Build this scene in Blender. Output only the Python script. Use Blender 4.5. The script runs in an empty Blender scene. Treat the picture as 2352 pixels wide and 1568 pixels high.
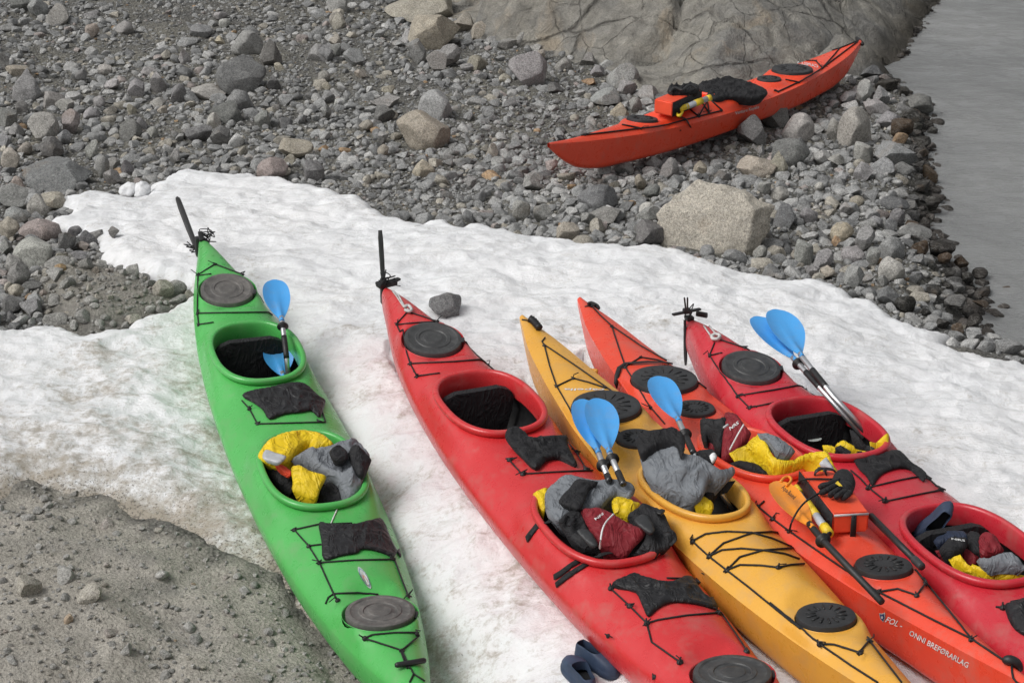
import bpy, bmesh, math, random
import numpy as np
from mathutils import Vector, Matrix, noise
from mathutils.bvhtree import BVHTree
from mathutils.geometry import delaunay_2d_cdt

R = math.radians
random.seed(7); rng = np.random.default_rng(7)
S = bpy.context.scene
COL = S.collection

# ---------------------------------------------------------------- camera, sky, sun, exposure
PITCH, CAM_H = R(23.371), 4.7519
cd = bpy.data.cameras.new('camera'); cam = bpy.data.objects.new('camera', cd); COL.objects.link(cam)
cd.lens = 70.41; cd.sensor_width = 36.0; cd.sensor_fit = 'HORIZONTAL'; cd.clip_end = 2000; cd.clip_start = .1
cam.location = (0, 0, CAM_H); cam.rotation_euler = (math.pi/2 - PITCH, 0, 0)
S.camera = cam
SUN_EL, SUN_AZ = R(50), R(-110)          # azimuth clockwise from +y: the soft light comes from the upper left, behind the camera
w = bpy.data.worlds.new('World'); S.world = w; w.use_nodes = True
wn = w.node_tree; bg = wn.nodes['Background']
sky = wn.nodes.new('ShaderNodeTexSky'); sky.sky_type = 'NISHITA'; sky.sun_disc = False
sky.sun_elevation = SUN_EL; sky.sun_rotation = SUN_AZ; sky.air_density = 1.0; sky.dust_density = 4.0; sky.ozone_density = 1.0
hs = wn.nodes.new('ShaderNodeHueSaturation'); hs.inputs['Saturation'].default_value = .10   # closed grey cloud
wn.links.new(sky.outputs[0], hs.inputs['Color']); wn.links.new(hs.outputs[0], bg.inputs['Color'])
bg.inputs['Strength'].default_value = .10
sl = bpy.data.lights.new('sun', 'SUN'); so = bpy.data.objects.new('sun', sl); COL.objects.link(so)
sl.energy = 1.4; sl.angle = R(32); sl.color = (1, .975, .94)
sd = Vector((math.sin(SUN_AZ)*math.cos(SUN_EL), math.cos(SUN_AZ)*math.cos(SUN_EL), math.sin(SUN_EL)))
so.rotation_euler = sd.to_track_quat('Z', 'Y').to_euler()
S.view_settings.view_transform = 'Standard'; S.view_settings.look = 'None'
S.view_settings.gamma = 1; S.view_settings.use_curve_mapping = False; S.view_settings.exposure = .17
S.cycles.max_bounces = 6; S.cycles.transparent_max_bounces = 8; S.cycles.caustics_reflective = False; S.cycles.caustics_refractive = False

# ---------------------------------------------------------------- surveying helpers: a line of sight of the survey camera, cut with a surface of the place
FPX, CX, CY = 4600.0, 1176, 784
def ray(px, py):
    x, y = (px-CX)/FPX, -(py-CY)/FPX
    return Vector((x, math.cos(PITCH)+y*math.sin(PITCH), -math.sin(PITCH)+y*math.cos(PITCH)))
EYE = Vector((0, 0, CAM_H))
def _st(a, b, v):
    t = np.clip((np.asarray(v, float)-a)/(b-a), 0, 1); return t*t*(3-2*t)
# where each kayak lies: point of the keel under its rear hatch, heading, distance of the hatch from the stern, pitch, roll
POSE = dict(g=((-1.7218, 11.1676, -0.0749), -1.245, 0.78, -0.075, -0.0208),
 r=((-0.4403, 10.1214, 0.0448), -1.1783, 0.78, -0.0261, -0.007),
 c=((1.291, 9.8776, -0.0209), -1.2066, 0.78, 0.0173, -0.0122),
 y=((0.4854, 9.3013, 0.0749), -1.1964, 1.17, 0.0073, 0.0002),
 o=((0.812, 9.7255, 0.0287), -1.2044, 1.17, 0.0265, -0.0176),
 f=((2.4598, 17.0812, -0.3281), -2.2557, 1.17, 0.0349, 0.0203))
def gz(x, y):                            # the lie of the land: it carries the boats where they lie and falls gently to the lake
    x = np.asarray(x, float); y = np.asarray(y, float); num = 0.0; den = .55
    for k_ in 'grcyo':
        (x0, y0, z0), yw, s1, pi_, _ = POSE[k_]; u = (x-x0)*math.cos(yw)+(y-y0)*math.sin(yw); v = -(x-x0)*math.sin(yw)+(y-y0)*math.cos(yw)
        uc = np.clip(u, -.7, 4.2); w_ = 1/((u-uc)**2+v*v+.045); num = num+w_*(z0+uc*math.sin(pi_)+.035); den = den+w_
    return num/den + -.33*_st(11.5, 16.5, y) - .16*_st(.8, 3.2, x)*_st(8.6, 11.0, y)*(1-_st(12.0, 15.0, y))
def at(px, py, h=0.0):
    d = ray(px, py); z = -.2
    for _ in range(30):
        t = (z-CAM_H)/d.z; x, y = d.x*t, d.y*t
        z = .5*z + .5*(float(gz(x, y))+h)
    return Vector((x, y, z))
def at_z(px, py, z):
    d = ray(px, py); return EYE + d*((z-CAM_H)/d.z)
ZOOM = dict(A=(600,680,.5358), B=(800,1500,.6762), C=(1380,820,.5611), D=(1900,1600,.6121), E=(1900,1080,.5869), F=(2500,1080,.5230),
            G=(2700,1600,.6122), H=(2000,100,.5527), TL=(0,0,.574), M=(1200,0,.574), TR=(2400,0,.6122), L=(0,600,.5102), BR=(2400,600,.6122))
def zp(reg, pts):
    x0, y0, s = ZOOM[reg]
    return [((x0+x*s)/1.63265, (y0+y*s)/1.63265) for x, y in pts]

# ---------------------------------------------------------------- numpy noise, polygon tools
_perm = rng.permutation(256); _perm = np.concatenate([_perm, _perm, _perm])
_gr = np.stack([np.cos(np.arange(16)*math.pi/8), np.sin(np.arange(16)*math.pi/8)], 1)
def pn(x, y, seed=0):
    x = np.asarray(x, float)+seed*17.31; y = np.asarray(y, float)+seed*9.77
    xi = np.floor(x).astype(int); yi = np.floor(y).astype(int); xf = x-xi; yf = y-yi
    u = xf**3*(xf*(xf*6-15)+10); v = yf**3*(yf*(yf*6-15)+10)
    def g(a, b, dx, dy):
        h = _perm[(_perm[(xi+a) & 255]+yi+b) & 255] & 15
        return _gr[h, 0]*dx+_gr[h, 1]*dy
    n0 = g(0,0,xf,yf); n1 = g(1,0,xf-1,yf); n2 = g(0,1,xf,yf-1); n3 = g(1,1,xf-1,yf-1)
    a = n0+u*(n1-n0); b = n2+u*(n3-n2)
    return (a+v*(b-a))*1.4
def fbm(x, y, seed=0, o=4, lac=2.1, g=.5):
    r = 0; a = 1; f = 1
    for i in range(o):
        r = r+a*pn(np.asarray(x)*f, np.asarray(y)*f, seed+i); a *= g; f *= lac
    return r
def sm(a, b, x):
    t = np.clip((np.asarray(x, float)-a)/(b-a), 0, 1); return t*t*(3-2*t)
def inside(P, poly):
    P = np.asarray(P, float); poly = np.asarray(poly, float); r = np.zeros(len(P), bool); j = len(poly)-1
    for i in range(len(poly)):
        (xi, yi), (xj, yj) = poly[i], poly[j]
        if yi != yj:
            r ^= ((yi > P[:,1]) != (yj > P[:,1])) & (P[:,0] < (xj-xi)*(P[:,1]-yi)/(yj-yi)+xi)
        j = i
    return r
def pdist(P, poly, closed=True):
    P = np.asarray(P, float); poly = np.asarray(poly, float); d = np.full(len(P), 1e9)
    n = len(poly)
    for i in range(n if closed else n-1):
        a, b = poly[i], poly[(i+1) % n]; ab = b-a; q = max(ab@ab, 1e-12)
        t = np.clip(((P-a)@ab)/q, 0, 1); e = P-a-t[:,None]*ab
        d = np.minimum(d, np.sqrt((e*e).sum(1)))
    return d
def sdf(P, poly):
    return np.where(inside(P, poly), 1, -1)*pdist(P, poly)
def catmull(pts, n=6, closed=False):
    P = [Vector(p) for p in pts]; m = len(P)
    if m < 3 and not closed: return [P[0].lerp(P[-1], i/n) for i in range(n+1)]
    out = []
    for i in range(m if closed else m-1):
        if closed: p0, p1, p2, p3 = P[i-1], P[i], P[(i+1) % m], P[(i+2) % m]
        else: p0, p1, p2, p3 = P[max(i-1,0)], P[i], P[i+1], P[min(i+2,m-1)]
        for k in range(n):
            t = k/n
            out.append(.5*((2*p1)+(p2-p0)*t+(2*p0-5*p1+4*p2-p3)*t*t+(3*p1-p0-3*p2+p3)*t**3))
    if not closed: out.append(P[-1])
    return out
def ipl(xs, ys):                          # smooth table lookup
    xs = np.array(xs, float); ys = np.array(ys, float); m = np.gradient(ys, xs)
    def f(t):
        t = np.clip(np.asarray(t, float), xs[0], xs[-1]); i = np.clip(np.searchsorted(xs, t, side='right')-1, 0, len(xs)-2)
        h = xs[i+1]-xs[i]; u = (t-xs[i])/h
        return ys[i]*(2*u**3-3*u**2+1)+h*m[i]*(u**3-2*u**2+u)+ys[i+1]*(-2*u**3+3*u**2)+h*m[i+1]*(u**3-u**2)
    return f

# ---------------------------------------------------------------- node helpers
def C(h):
    if isinstance(h, str):
        h = h.lstrip('#'); c = [int(h[i:i+2], 16)/255 for i in (0,2,4)]
        c = [x/12.92 if x <= .04045 else ((x+.055)/1.055)**2.4 for x in c]
        return (*c, 1)
    return (*h, 1) if len(h) == 3 else h
class NT:
    def __init__(s, name):
        s.m = bpy.data.materials.new(name); s.m.use_nodes = True; s.t = s.m.node_tree; s.b = s.t.nodes['Principled BSDF']
        s.tc = s.t.nodes.new('ShaderNodeTexCoord'); s.ge = s.t.nodes.new('ShaderNodeNewGeometry')
        s.obj = s.tc.outputs['Object']; s.pos = s.ge.outputs['Position']
    def new(s, t, **k):
        n = s.t.nodes.new(t)
        for a, v in k.items(): setattr(n, a, v)
        return n
    def put(s, sock, v):
        if isinstance(v, bpy.types.NodeSocket): s.t.links.new(v, sock)
        else: sock.default_value = v
    def noise(s, co, scale, detail=4, rough=.55, dist=0):
        n = s.new('ShaderNodeTexNoise'); s.put(n.inputs['Vector'], co); n.inputs['Scale'].default_value = scale
        n.inputs['Detail'].default_value = detail; n.inputs['Roughness'].default_value = rough; n.inputs['Distortion'].default_value = dist
        return n.outputs['Fac']
    def vor(s, co, scale, feature='F1', out='Distance', rnd=1):
        n = s.new('ShaderNodeTexVoronoi', feature=feature); s.put(n.inputs['Vector'], co); n.inputs['Scale'].default_value = scale
        n.inputs['Randomness'].default_value = rnd
        return n.outputs[out]
    def ramp(s, f, stops, interp='LINEAR'):
        n = s.new('ShaderNodeValToRGB'); s.put(n.inputs[0], f); e = n.color_ramp.elements; n.color_ramp.interpolation = interp
        while len(e) < len(stops): e.new(.5)
        for el, (p, c) in zip(e, stops):
            el.position = p; el.color = C(c) if not isinstance(c, (int, float)) else (c, c, c, 1)
        return n.outputs[0]
    def mix(s, f, a, b, mode='MIX'):
        n = s.new('ShaderNodeMix', data_type='RGBA', blend_type=mode); s.put(n.inputs[0], f)
        for i, v in ((6, a), (7, b)):
            s.put(n.inputs[i], v if isinstance(v, bpy.types.NodeSocket) else C(v))
        return n.outputs[2]
    def math(s, op, a, b=0.0):
        n = s.new('ShaderNodeMath', operation=op); s.put(n.inputs[0], a); s.put(n.inputs[1], b); return n.outputs[0]
    def attr(s, name, out='Fac'):
        return s.new('ShaderNodeAttribute', attribute_name=name).outputs[out]
    def scale(s, co, v):
        n = s.new('ShaderNodeMapping'); s.put(n.inputs[0], co); n.inputs['Scale'].default_value = v; return n.outputs[0]
    def bump(s, h, dist, strength=1.0, prev=None):
        n = s.new('ShaderNodeBump'); s.put(n.inputs['Height'], h); n.inputs['Distance'].default_value = dist; n.inputs['Strength'].default_value = strength
        if prev is not None: s.put(n.inputs['Normal'], prev)
        return n.outputs[0]
    def fin(s, color=None, rough=None, normal=None, **k):
        if color is not None: s.put(s.b.inputs['Base Color'], color if isinstance(color, bpy.types.NodeSocket) else C(color))
        if rough is not None: s.put(s.b.inputs['Roughness'], rough)
        if normal is not None: s.put(s.b.inputs['Normal'], normal)
        for a, v in k.items(): s.put(s.b.inputs[a.replace('_', ' ')], v)
        return s.m

def m_plastic(name, col, dark, rough=.29):
    n = NT(name)
    a = n.noise(n.obj, 3, 5, .6); sc = n.noise(n.scale(n.obj, (4, 40, 40)), 3, 6, .7); sp = n.noise(n.obj, 90, 2)
    c = n.mix(n.ramp(a, [(.35, 0), (.7, 1)]), col, dark)
    lite = tuple(min(1, x*.75+.20) for x in C(col)[:3])
    c = n.mix(n.math('MULTIPLY', n.ramp(sc, [(.60, 0), (.72, 1)]), .22), c, lite)             # scuffs
    dirt = n.math('MULTIPLY', n.ramp(n.noise(n.obj, 7, 6, .7), [(.50, 0), (.72, 1)]), .26)
    c = n.mix(dirt, c, (.30, .27, .22))
    r = n.ramp(n.noise(n.obj, 14, 5, .65), [(.3, rough-.08), (.7, rough+.14)])
    b = n.bump(sp, .0005, .35); b = n.bump(a, .010, .3, b); b = n.bump(n.noise(n.obj, 30, 3), .0008, .4, b); b = n.bump(n.noise(n.obj, 240, 2), .0006, .7, b)
    return n.fin(c, r, b, Specular_IOR_Level=.55)
def m_plain(name, col, rough=.5, metal=0.0, var=.25, bs=60, bd=.0006, spec=.5):
    n = NT(name); c = C(col)[:3]
    a = n.noise(n.obj, 9, 5, .65)
    cc = n.mix(n.ramp(a, [(.3, 0), (.7, 1)]), tuple(x*(1-var) for x in c), tuple(min(1, x*(1+var)) for x in c))
    return n.fin(cc, n.ramp(n.noise(n.obj, 25, 4), [(.3, max(.02, rough-.08)), (.7, min(1, rough+.08))]), n.bump(n.noise(n.obj, bs, 4), bd, .8), Metallic=metal, Specular_IOR_Level=spec)
def m_cloth(name, col, rough=.75, wet=.2):
    n = NT(name); c = C(col)[:3]
    a = n.noise(n.obj, 14, 6, .65); wv = n.noise(n.scale(n.obj, (1, 1.6, 1)), 260, 2)
    cc = n.mix(n.ramp(a, [(.3, 0), (.72, 1)]), tuple(x*.80 for x in c), tuple(min(1, x*1.1) for x in c))
    f = n.noise(n.obj, 24, 4, .6, .6); cz = n.ramp(n.noise(n.scale(n.obj, (1, 1.7, 1)), 7, 3, .5, 1.4), [(.40, 0), (.49, 1), (.51, 1), (.60, 0)])
    b = n.bump(cz, .011, .5); b = n.bump(f, .007, .45, b); b = n.bump(wv, .0008, .5, b)
    return n.fin(cc, n.ramp(n.noise(n.obj, 10, 3), [(.35, rough-wet), (.65, rough)]), b, Specular_IOR_Level=.35, Sheen_Weight=.03)
MT = {}
MT['green'] = m_plastic('green_plastic', (.085,.450,.100), (.072,.40,.085))
MT['red'] = m_plastic('red_plastic', (.62,.036,.040), (.57,.030,.034))
MT['red_b'] = m_plastic('crimson_plastic', (.57,.028,.044), (.52,.024,.038))
MT['yellow'] = m_plastic('yellow_plastic', (.78,.41,.062), (.73,.36,.05))
MT['orange'] = m_plastic('orange_plastic', (.80,.080,.040), (.74,.064,.03))
MT['orange_b'] = m_plastic('bright_orange_plastic', (.88,.080,.030), (.82,.064,.022))
MT['black'] = m_plain('black_plastic', (.016,.016,.017), .5)
MT['rubber'] = m_plain('black_rubber', (.030,.031,.033), .55, 0, .45, 40, .001)
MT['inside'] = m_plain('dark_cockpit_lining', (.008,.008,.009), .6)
MT['cord'] = m_plain('black_cord', (.012,.012,.013), .75, 0, .5, 300, .001)
MT['cordw'] = m_plain('pale_rope', (.50,.50,.49), .8, 0, .3, 300, .001)
MT['alu'] = m_plain('aluminium', (.62,.63,.65), .38, .85, .08, 200, .0002)
MT['white'] = m_plain('white_print', (.72,.72,.72), .6)
MT['silver'] = m_plain('reflective_tape', (.50,.52,.54), .4)
MT['blue'] = m_plastic('blue_blade', (.065,.350,.76), (.055,.31,.70), .40)
MT['oblade'] = m_plastic('orange_blade', (.86,.30,.022), (.80,.25,.016), .40)
MT['ypump'] = m_plain('yellow_plastic_pump', (.78,.55,.03), .45)
MT['gpump'] = m_plain('grey_tube', (.42,.44,.48), .4)
MT['c_yellow'] = m_cloth('yellow_jacket_cloth', (.80,.56,.012), .62)
MT['c_flap'] = m_cloth('stiff_yellow_fabric', (.72,.33,.03), .6)
MT['c_grey'] = m_cloth('grey_jacket_cloth', (.185,.200,.220), .7)
MT['c_black'] = m_cloth('black_cloth', (.012,.012,.014), .8)
MT['c_mesh'] = m_cloth('black_mesh_cloth', (.014,.014,.016), .65)
MT['c_red'] = m_cloth('dark_red_vest_cloth', (.215,.012,.020), .75)
MT['c_box'] = m_plain('orange_coated_fabric', (.83,.085,.034), .5, 0, .10, 30, .0015)
MT['c_navy'] = m_cloth('navy_cloth', (.02,.03,.06), .8)
MT['c_orange'] = m_cloth('orange_box_cloth', (.83,.075,.028), .6)
MT['navy'] = m_plain('navy_foam', (.030,.048,.090), .62, 0, .3, 120, .0008)
MT['dusty'] = None
n = NT('dusty_rubber_lid')                                            # lids of the tandem kayaks: dusty rubber
cc = n.mix(n.ramp(n.noise(n.obj, 5, 6, .7, .6), [(.35, 0), (.7, 1)]), (.065,.064,.062), (.165,.155,.145))
cc = n.mix(n.math('MULTIPLY', n.ramp(n.noise(n.obj, 34, 5, .7), [(.5, 0), (.72, 1)]), .5), cc, (.26,.24,.22))
MT['dusty'] = n.fin(cc, .62, n.bump(n.noise(n.obj, 60, 4), .001, .8))

n = NT('dark_rubber_lid')
cc = n.mix(n.ramp(n.noise(n.obj, 5, 6, .7, .6), [(.35, 0), (.7, 1)]), (.030,.031,.032), (.070,.071,.072))
cc = n.mix(n.math('MULTIPLY', n.ramp(n.noise(n.obj, 34, 5, .7), [(.5, 0), (.72, 1)]), .5), cc, (.12,.12,.118))
MT['dusty_dark'] = n.fin(cc, .5, n.bump(n.noise(n.obj, 60, 4), .001, .8))
def granite(name, src):
    n = NT(name)
    base = n.new('ShaderNodeObjectInfo').outputs['Color'] if src == 'object' else n.attr('tone', 'Color')
    a = n.noise(n.pos, 9, 6, .65, .4); b = n.noise(n.pos, 55, 5, .8); s = n.noise(n.pos, 170, 3, .7)
    c = n.mix(1.0, base, n.ramp(a, [(.25, .70), (.5, .98), (.78, 1.22)]), 'MULTIPLY')
    c = n.mix(1.0, c, n.ramp(b, [(.30, .45), (.5, 1.0), (.70, 1.5)]), 'MULTIPLY')
    c = n.mix(1.0, c, n.ramp(s, [(.32, .50), (.5, 1), (.68, 1.6)]), 'MULTIPLY')
    v = n.noise(n.scale(n.pos, (1, 1.7, 2.6)), 7, 5, .6, 1.6)
    c = n.mix(n.math('MULTIPLY', n.ramp(v, [(.47, 0), (.5, 1), (.53, 0)]), .22), c, (.45,.44,.42))   # pale veins
    st = n.ramp(n.noise(n.pos, 3.3, 5, .6), [(.60, 0), (.74, 1)])
    c = n.mix(n.math('MULTIPLY', st, .30), c, (.26,.18,.11))                                         # rusty stain
    bm_ = n.bump(b, .006, .7); bm_ = n.bump(s, .0022, .7, bm_); bm_ = n.bump(a, .02, .45, bm_)
    return n.fin(c, .88, bm_, Specular_IOR_Level=.25)
MT['stone'] = granite('granite', 'object'); MT['rubble'] = granite('granite_rubble', 'attr')

n = NT('ground_gravel')                                               # silty gravel between the stones
p = n.pos
a = n.noise(p, 1.6, 6, .6, .5); b = n.noise(p, 24, 6, .75); v1 = n.vor(p, 55); v2 = n.vor(p, 130)
col = n.mix(n.ramp(a, [(.38, 0), (.62, 1)]), (.165,.162,.152), (.215,.207,.180))
col = n.mix(1.0, col, n.ramp(b, [(.25, .45), (.5, .95), (.75, 1.5)]), 'MULTIPLY')
col = n.mix(1.0, col, n.ramp(v1, [(.0, 1.25), (.45, 1.0), (.75, .5)]), 'MULTIPLY')
silt = n.attr('silt')
s1 = n.noise(p, 5, 6, .65, .3); s2 = n.noise(p, 60, 5, .75)
sc = n.mix(n.ramp(s1, [(.35, 0), (.65, 1)]), (.365,.342,.298), (.48,.452,.400))
sc = n.mix(1.0, sc, n.ramp(s2, [(.28, .55), (.5, 1.0), (.72, 1.3)]), 'MULTIPLY')
sc = n.mix(n.ramp(n.noise(p, 34, 4, .7), [(.60, 0), (.70, .75)]), sc, (.06,.055,.05))
sc = n.mix(n.ramp(n.noise(p, 2.6, 6, .7, .5), [(.50, 0), (.70, .6)]), sc, (.185,.182,.172))
col = n.mix(silt, col, sc)
col = n.mix(n.math('MULTIPLY', n.attr('wet'), .75), col, (.030,.028,.025))
bp = n.bump(b, .03, .8); bp = n.bump(v1, .010, .6, bp); bp = n.bump(v2, .004, .6, bp)
MT['ground'] = n.fin(col, .92, bp, Specular_IOR_Level=.2)

n = NT('old_snow'); p = n.pos
big = n.noise(p, .9, 4, .55, .3); md = n.noise(n.scale(p, (1, 1.8, 1)), 2.6, 6, .62, .5); fn = n.noise(p, 22, 6, .75); sp = n.noise(p, 70, 3, .7)
col = n.mix(n.ramp(big, [(.35, 0), (.65, 1)]), (.79,.80,.815), (.84,.842,.85))
d = n.attr('dirt')
m1 = n.math('ADD', n.math('MULTIPLY', n.math('SUBTRACT', md, .5), 2.3), n.math('ADD', n.math('MULTIPLY', d, 1.25), -.40))
m1 = n.math('ADD', m1, n.math('MULTIPLY', n.math('SUBTRACT', fn, .5), 2.6))
f1 = n.ramp(m1, [(0, 0), (.30, .34), (.62, .70), (1, .92)])
col = n.mix(f1, col, (.330,.285,.220))
m2 = n.math('ADD', n.math('MULTIPLY', n.math('SUBTRACT', sp, .5), 2.4), n.math('ADD', n.math('MULTIPLY', d, .55), -.62))
col = n.mix(n.ramp(m2, [(0, 0), (.2, .8)]), col, (.10,.09,.075))                                      # grit
stk = n.noise(n.scale(p, (1, 3.2, 1)), 3.2, 6, .7, 1.2)
m3 = n.ramp(stk, [(.475, 0), (.50, 1), (.525, 0)])
col = n.mix(n.math('MULTIPLY', n.math('MULTIPLY', m3, n.ramp(n.noise(p, 2.1, 3), [(.42, 0), (.62, 1)])), .38), col, (.40,.36,.30))   # silt left along the sun cups
col = n.mix(n.math('MULTIPLY', n.math('MULTIPLY', n.attr('pink'), n.ramp(n.noise(p, 4, 5, .65), [(.4, 0), (.65, 1)])), .15), col, (.52,.28,.27))
bp = n.bump(md, .07, .45); bp = n.bump(fn, .016, .7, bp); bp = n.bump(n.noise(p, 140, 3), .002, .5, bp)
MT['snow'] = n.fin(col, .62, bp, Specular_IOR_Level=.3, Subsurface_Weight=.0)

n = NT('bedrock_gneiss'); p = n.pos
a = n.noise(n.scale(p, (1, 1.4, 2)), .9, 6, .6, 1.0); b = n.noise(p, 7, 6, .7, .6); s = n.noise(p, 70, 5, .75)
col = n.mix(n.ramp(a, [(.36, 0), (.62, 1)]), (.215,.210,.196), (.290,.275,.240))
col = n.mix(n.ramp(n.noise(p, 1.7, 5, .6, .8), [(.56, 0), (.70, .55)]), col, (.34,.275,.195))
col = n.mix(n.ramp(n.noise(p, 1.1, 5, .65, .5), [(.52, 0), (.70, .8)]), col, (.150,.150,.148))
col = n.mix(1.0, col, n.ramp(b, [(.25, .62), (.5, 1), (.75, 1.3)]), 'MULTIPLY')
col = n.mix(1.0, col, n.ramp(s, [(.25, .62), (.5, 1), (.75, 1.35)]), 'MULTIPLY')
col = n.mix(n.math('MULTIPLY', n.attr('wet'), .8), col, (.045,.038,.028))
wp = n.new('ShaderNodeVectorMath', operation='MULTIPLY_ADD'); nz = n.new('ShaderNodeTexNoise'); n.put(nz.inputs['Vector'], p); nz.inputs['Scale'].default_value = 1.6; nz.inputs['Detail'].default_value = 6
n.put(wp.inputs[0], nz.outputs['Color']); wp.inputs[1].default_value = (.34, .34, .34); n.put(wp.inputs[2], p)
cr = n.vor(n.scale(wp.outputs[0], (.55, 1.1, .8)), .9, 'DISTANCE_TO_EDGE'); cr3 = n.vor(n.scale(wp.outputs[0], (1.0, .45, .8)), 1.7, 'DISTANCE_TO_EDGE')
crk0 = n.math('MINIMUM', n.ramp(cr, [(0, 0), (.016, 1)]), n.ramp(cr3, [(0, .5), (.012, 1)]))
crk = n.math('MAXIMUM', crk0, n.ramp(n.noise(n.scale(p, (.7, 1.6, 1)), .9, 4, .6), [(.46, 0), (.58, 1)]))
col = n.mix(n.math('MULTIPLY', n.ramp(crk, [(0, 1), (.8, 0)]), .6), col, (.05,.046,.04))            # darker along the joints
bp = n.bump(crk, .05, .8); bp = n.bump(b, .09, .8, bp); bp = n.bump(s, .006, .6, bp)
MT['bedrock'] = n.fin(col, .88, bp, Specular_IOR_Level=.25)

n = NT('lake_water'); p = n.pos
w1 = n.noise(n.scale(p, (1, 1.7, 1)), 5.5, 4, .6, .3); w2 = n.noise(n.scale(p, (1, 1.9, 1)), 22, 4, .7); w3 = n.noise(n.scale(p, (1, 1.6, 1)), 60, 2, .6)
bp = n.bump(w1, .020, 1.0); bp = n.bump(w2, .0125, 1.0, bp); bp = n.bump(w3, .0036, 1.0, bp)
wc = n.mix(n.ramp(n.noise(p, .5, 4), [(.4, 0), (.65, 1)]), (.32,.328,.328), (.40,.408,.405))
n.fin(wc, .07, bp, IOR=1.33, Specular_IOR_Level=.5)
tr = n.new('ShaderNodeBsdfTransparent'); mx = n.new('ShaderNodeMixShader'); mx.inputs[0].default_value = .72
out = n.t.nodes['Material Output']; n.t.links.new(tr.outputs[0], mx.inputs[1]); n.t.links.new(n.b.outputs[0], mx.inputs[2]); n.t.links.new(mx.outputs[0], out.inputs[0])
MT['water'] = n.m

# ---------------------------------------------------------------- objects
def tag(o, label=None, cat=None, group=None, kind=None):
    for k, v in (('label', label), ('category', cat), ('group', group), ('kind', kind)):
        if v: o[k] = v
    return o
def empty(name, M, label=None, cat=None, group=None):
    o = bpy.data.objects.new(name, None); COL.objects.link(o); o.matrix_world = M; o.empty_display_size = .1
    return tag(o, label, cat, group)
def link(name, me, mat, parent=None):
    o = bpy.data.objects.new(name, me); COL.objects.link(o)
    if mat is not None and not me.materials: me.materials.append(MT[mat] if isinstance(mat, str) else mat)
    if parent is not None: o.parent = parent
    return o
class MB:
    def __init__(s): s.v = []; s.f = []
    def add(s, v, f):
        k = len(s.v); s.v += [tuple(p) for p in v]; s.f += [tuple(i+k for i in q) for q in f]; return s
    def mesh(s, name, smooth=True, sharp=None, merge=0):
        me = bpy.data.meshes.new(name); me.from_pydata(s.v, [], s.f)
        if merge:
            b = bmesh.new(); b.from_mesh(me); bmesh.ops.remove_doubles(b, verts=b.verts, dist=merge)
            bmesh.ops.recalc_face_normals(b, faces=b.faces); b.to_mesh(me); b.free()
        if smooth: me.shade_smooth()
        if sharp: me.set_sharp_from_angle(angle=R(sharp))
        me.update(); return me
    def build(s, name, mat, parent=None, smooth=True, sharp=None, merge=0):
        return link(name, s.mesh(name, smooth, sharp, merge), mat, parent)
    def ring(s, loops, closed=True, cap0=False, cap1=False):
        n = len(loops[0]); k = len(s.v)
        for l in loops: s.v += [tuple(p) for p in l]
        for i in range(len(loops)-1):
            for j in range(n if closed else n-1):
                a = k+i*n+j; b = k+i*n+(j+1) % n; s.f.append((a, b, b+n, a+n))
        if cap0: s.f.append(tuple(k+j for j in reversed(range(n))))
        if cap1: s.f.append(tuple(k+(len(loops)-1)*n+j for j in range(n)))
        return s
    def tube(s, pts, r, n=7, flat=None, up=Vector((0,0,1))):
        P = [Vector(p) for p in pts]; loops = []
        for i, p in enumerate(P):
            t = (P[min(i+1, len(P)-1)]-P[max(i-1, 0)])
            t = t.normalized() if t.length > 1e-9 else Vector((1,0,0))
            a = t.cross(up); a = a.normalized() if a.length > 1e-4 else t.orthogonal().normalized()
            b = a.cross(t); rr = r[i] if isinstance(r, (list, tuple)) else r
            fx, fz = (1, 1) if flat is None else flat
            loops.append([p+a*(math.cos(2*math.pi*k/n)*rr*fx)+b*(math.sin(2*math.pi*k/n)*rr*fz) for k in range(n)])
        return s.ring(loops, True, True, True)
    def lathe(s, prof, n=36, M=Matrix(), rx=1.0):
        loops = [[M @ Vector((r*rx*math.cos(2*math.pi*k/n), r*math.sin(2*math.pi*k/n), z)) for k in range(n)] for r, z in prof]
        return s.ring(loops, True, False, True)
    def box(s, M, sx, sy, sz, bev=0.0):
        b = bmesh.new(); bmesh.ops.create_cube(b, size=1); bmesh.ops.scale(b, vec=(sx, sy, sz), verts=b.verts)
        if bev: bmesh.ops.bevel(b, geom=b.edges[:], offset=bev, segments=2, affect='EDGES', profile=.6)
        bmesh.ops.transform(b, matrix=M, verts=b.verts); b.verts.index_update()
        s.add([v.co for v in b.verts], [[v.index for v in f.verts] for f in b.faces]); b.free(); return s
def grid_obj(name, X, Y, Z, mask, mat, attrs=None):
    ny, nx = X.shape; idx = np.arange(nx*ny).reshape(ny, nx)
    q = np.stack([idx[:-1,:-1], idx[:-1,1:], idx[1:,1:], idx[1:,:-1]], -1).reshape(-1, 4)
    if mask is not None: q = q[mask.ravel()[q].all(1)]
    used = np.unique(q); remap = np.full(nx*ny, -1); remap[used] = np.arange(len(used)); q = remap[q]
    co = np.stack([X, Y, Z], -1).reshape(-1, 3)[used]
    me = bpy.data.meshes.new(name); me.vertices.add(len(co)); me.vertices.foreach_set('co', co.ravel())
    me.loops.add(q.size); me.loops.foreach_set('vertex_index', q.ravel().astype(np.int32))
    me.polygons.add(len(q)); me.polygons.foreach_set('loop_start', (np.arange(len(q))*4).astype(np.int32))
    me.update(calc_edges=True); me.validate(); me.shade_smooth()
    for k, v in (attrs or {}).items():
        a = me.attributes.new(k, 'FLOAT', 'POINT'); a.data.foreach_set('value', np.asarray(v, np.float32).ravel()[used])
    return link(name, me, mat)
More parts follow.
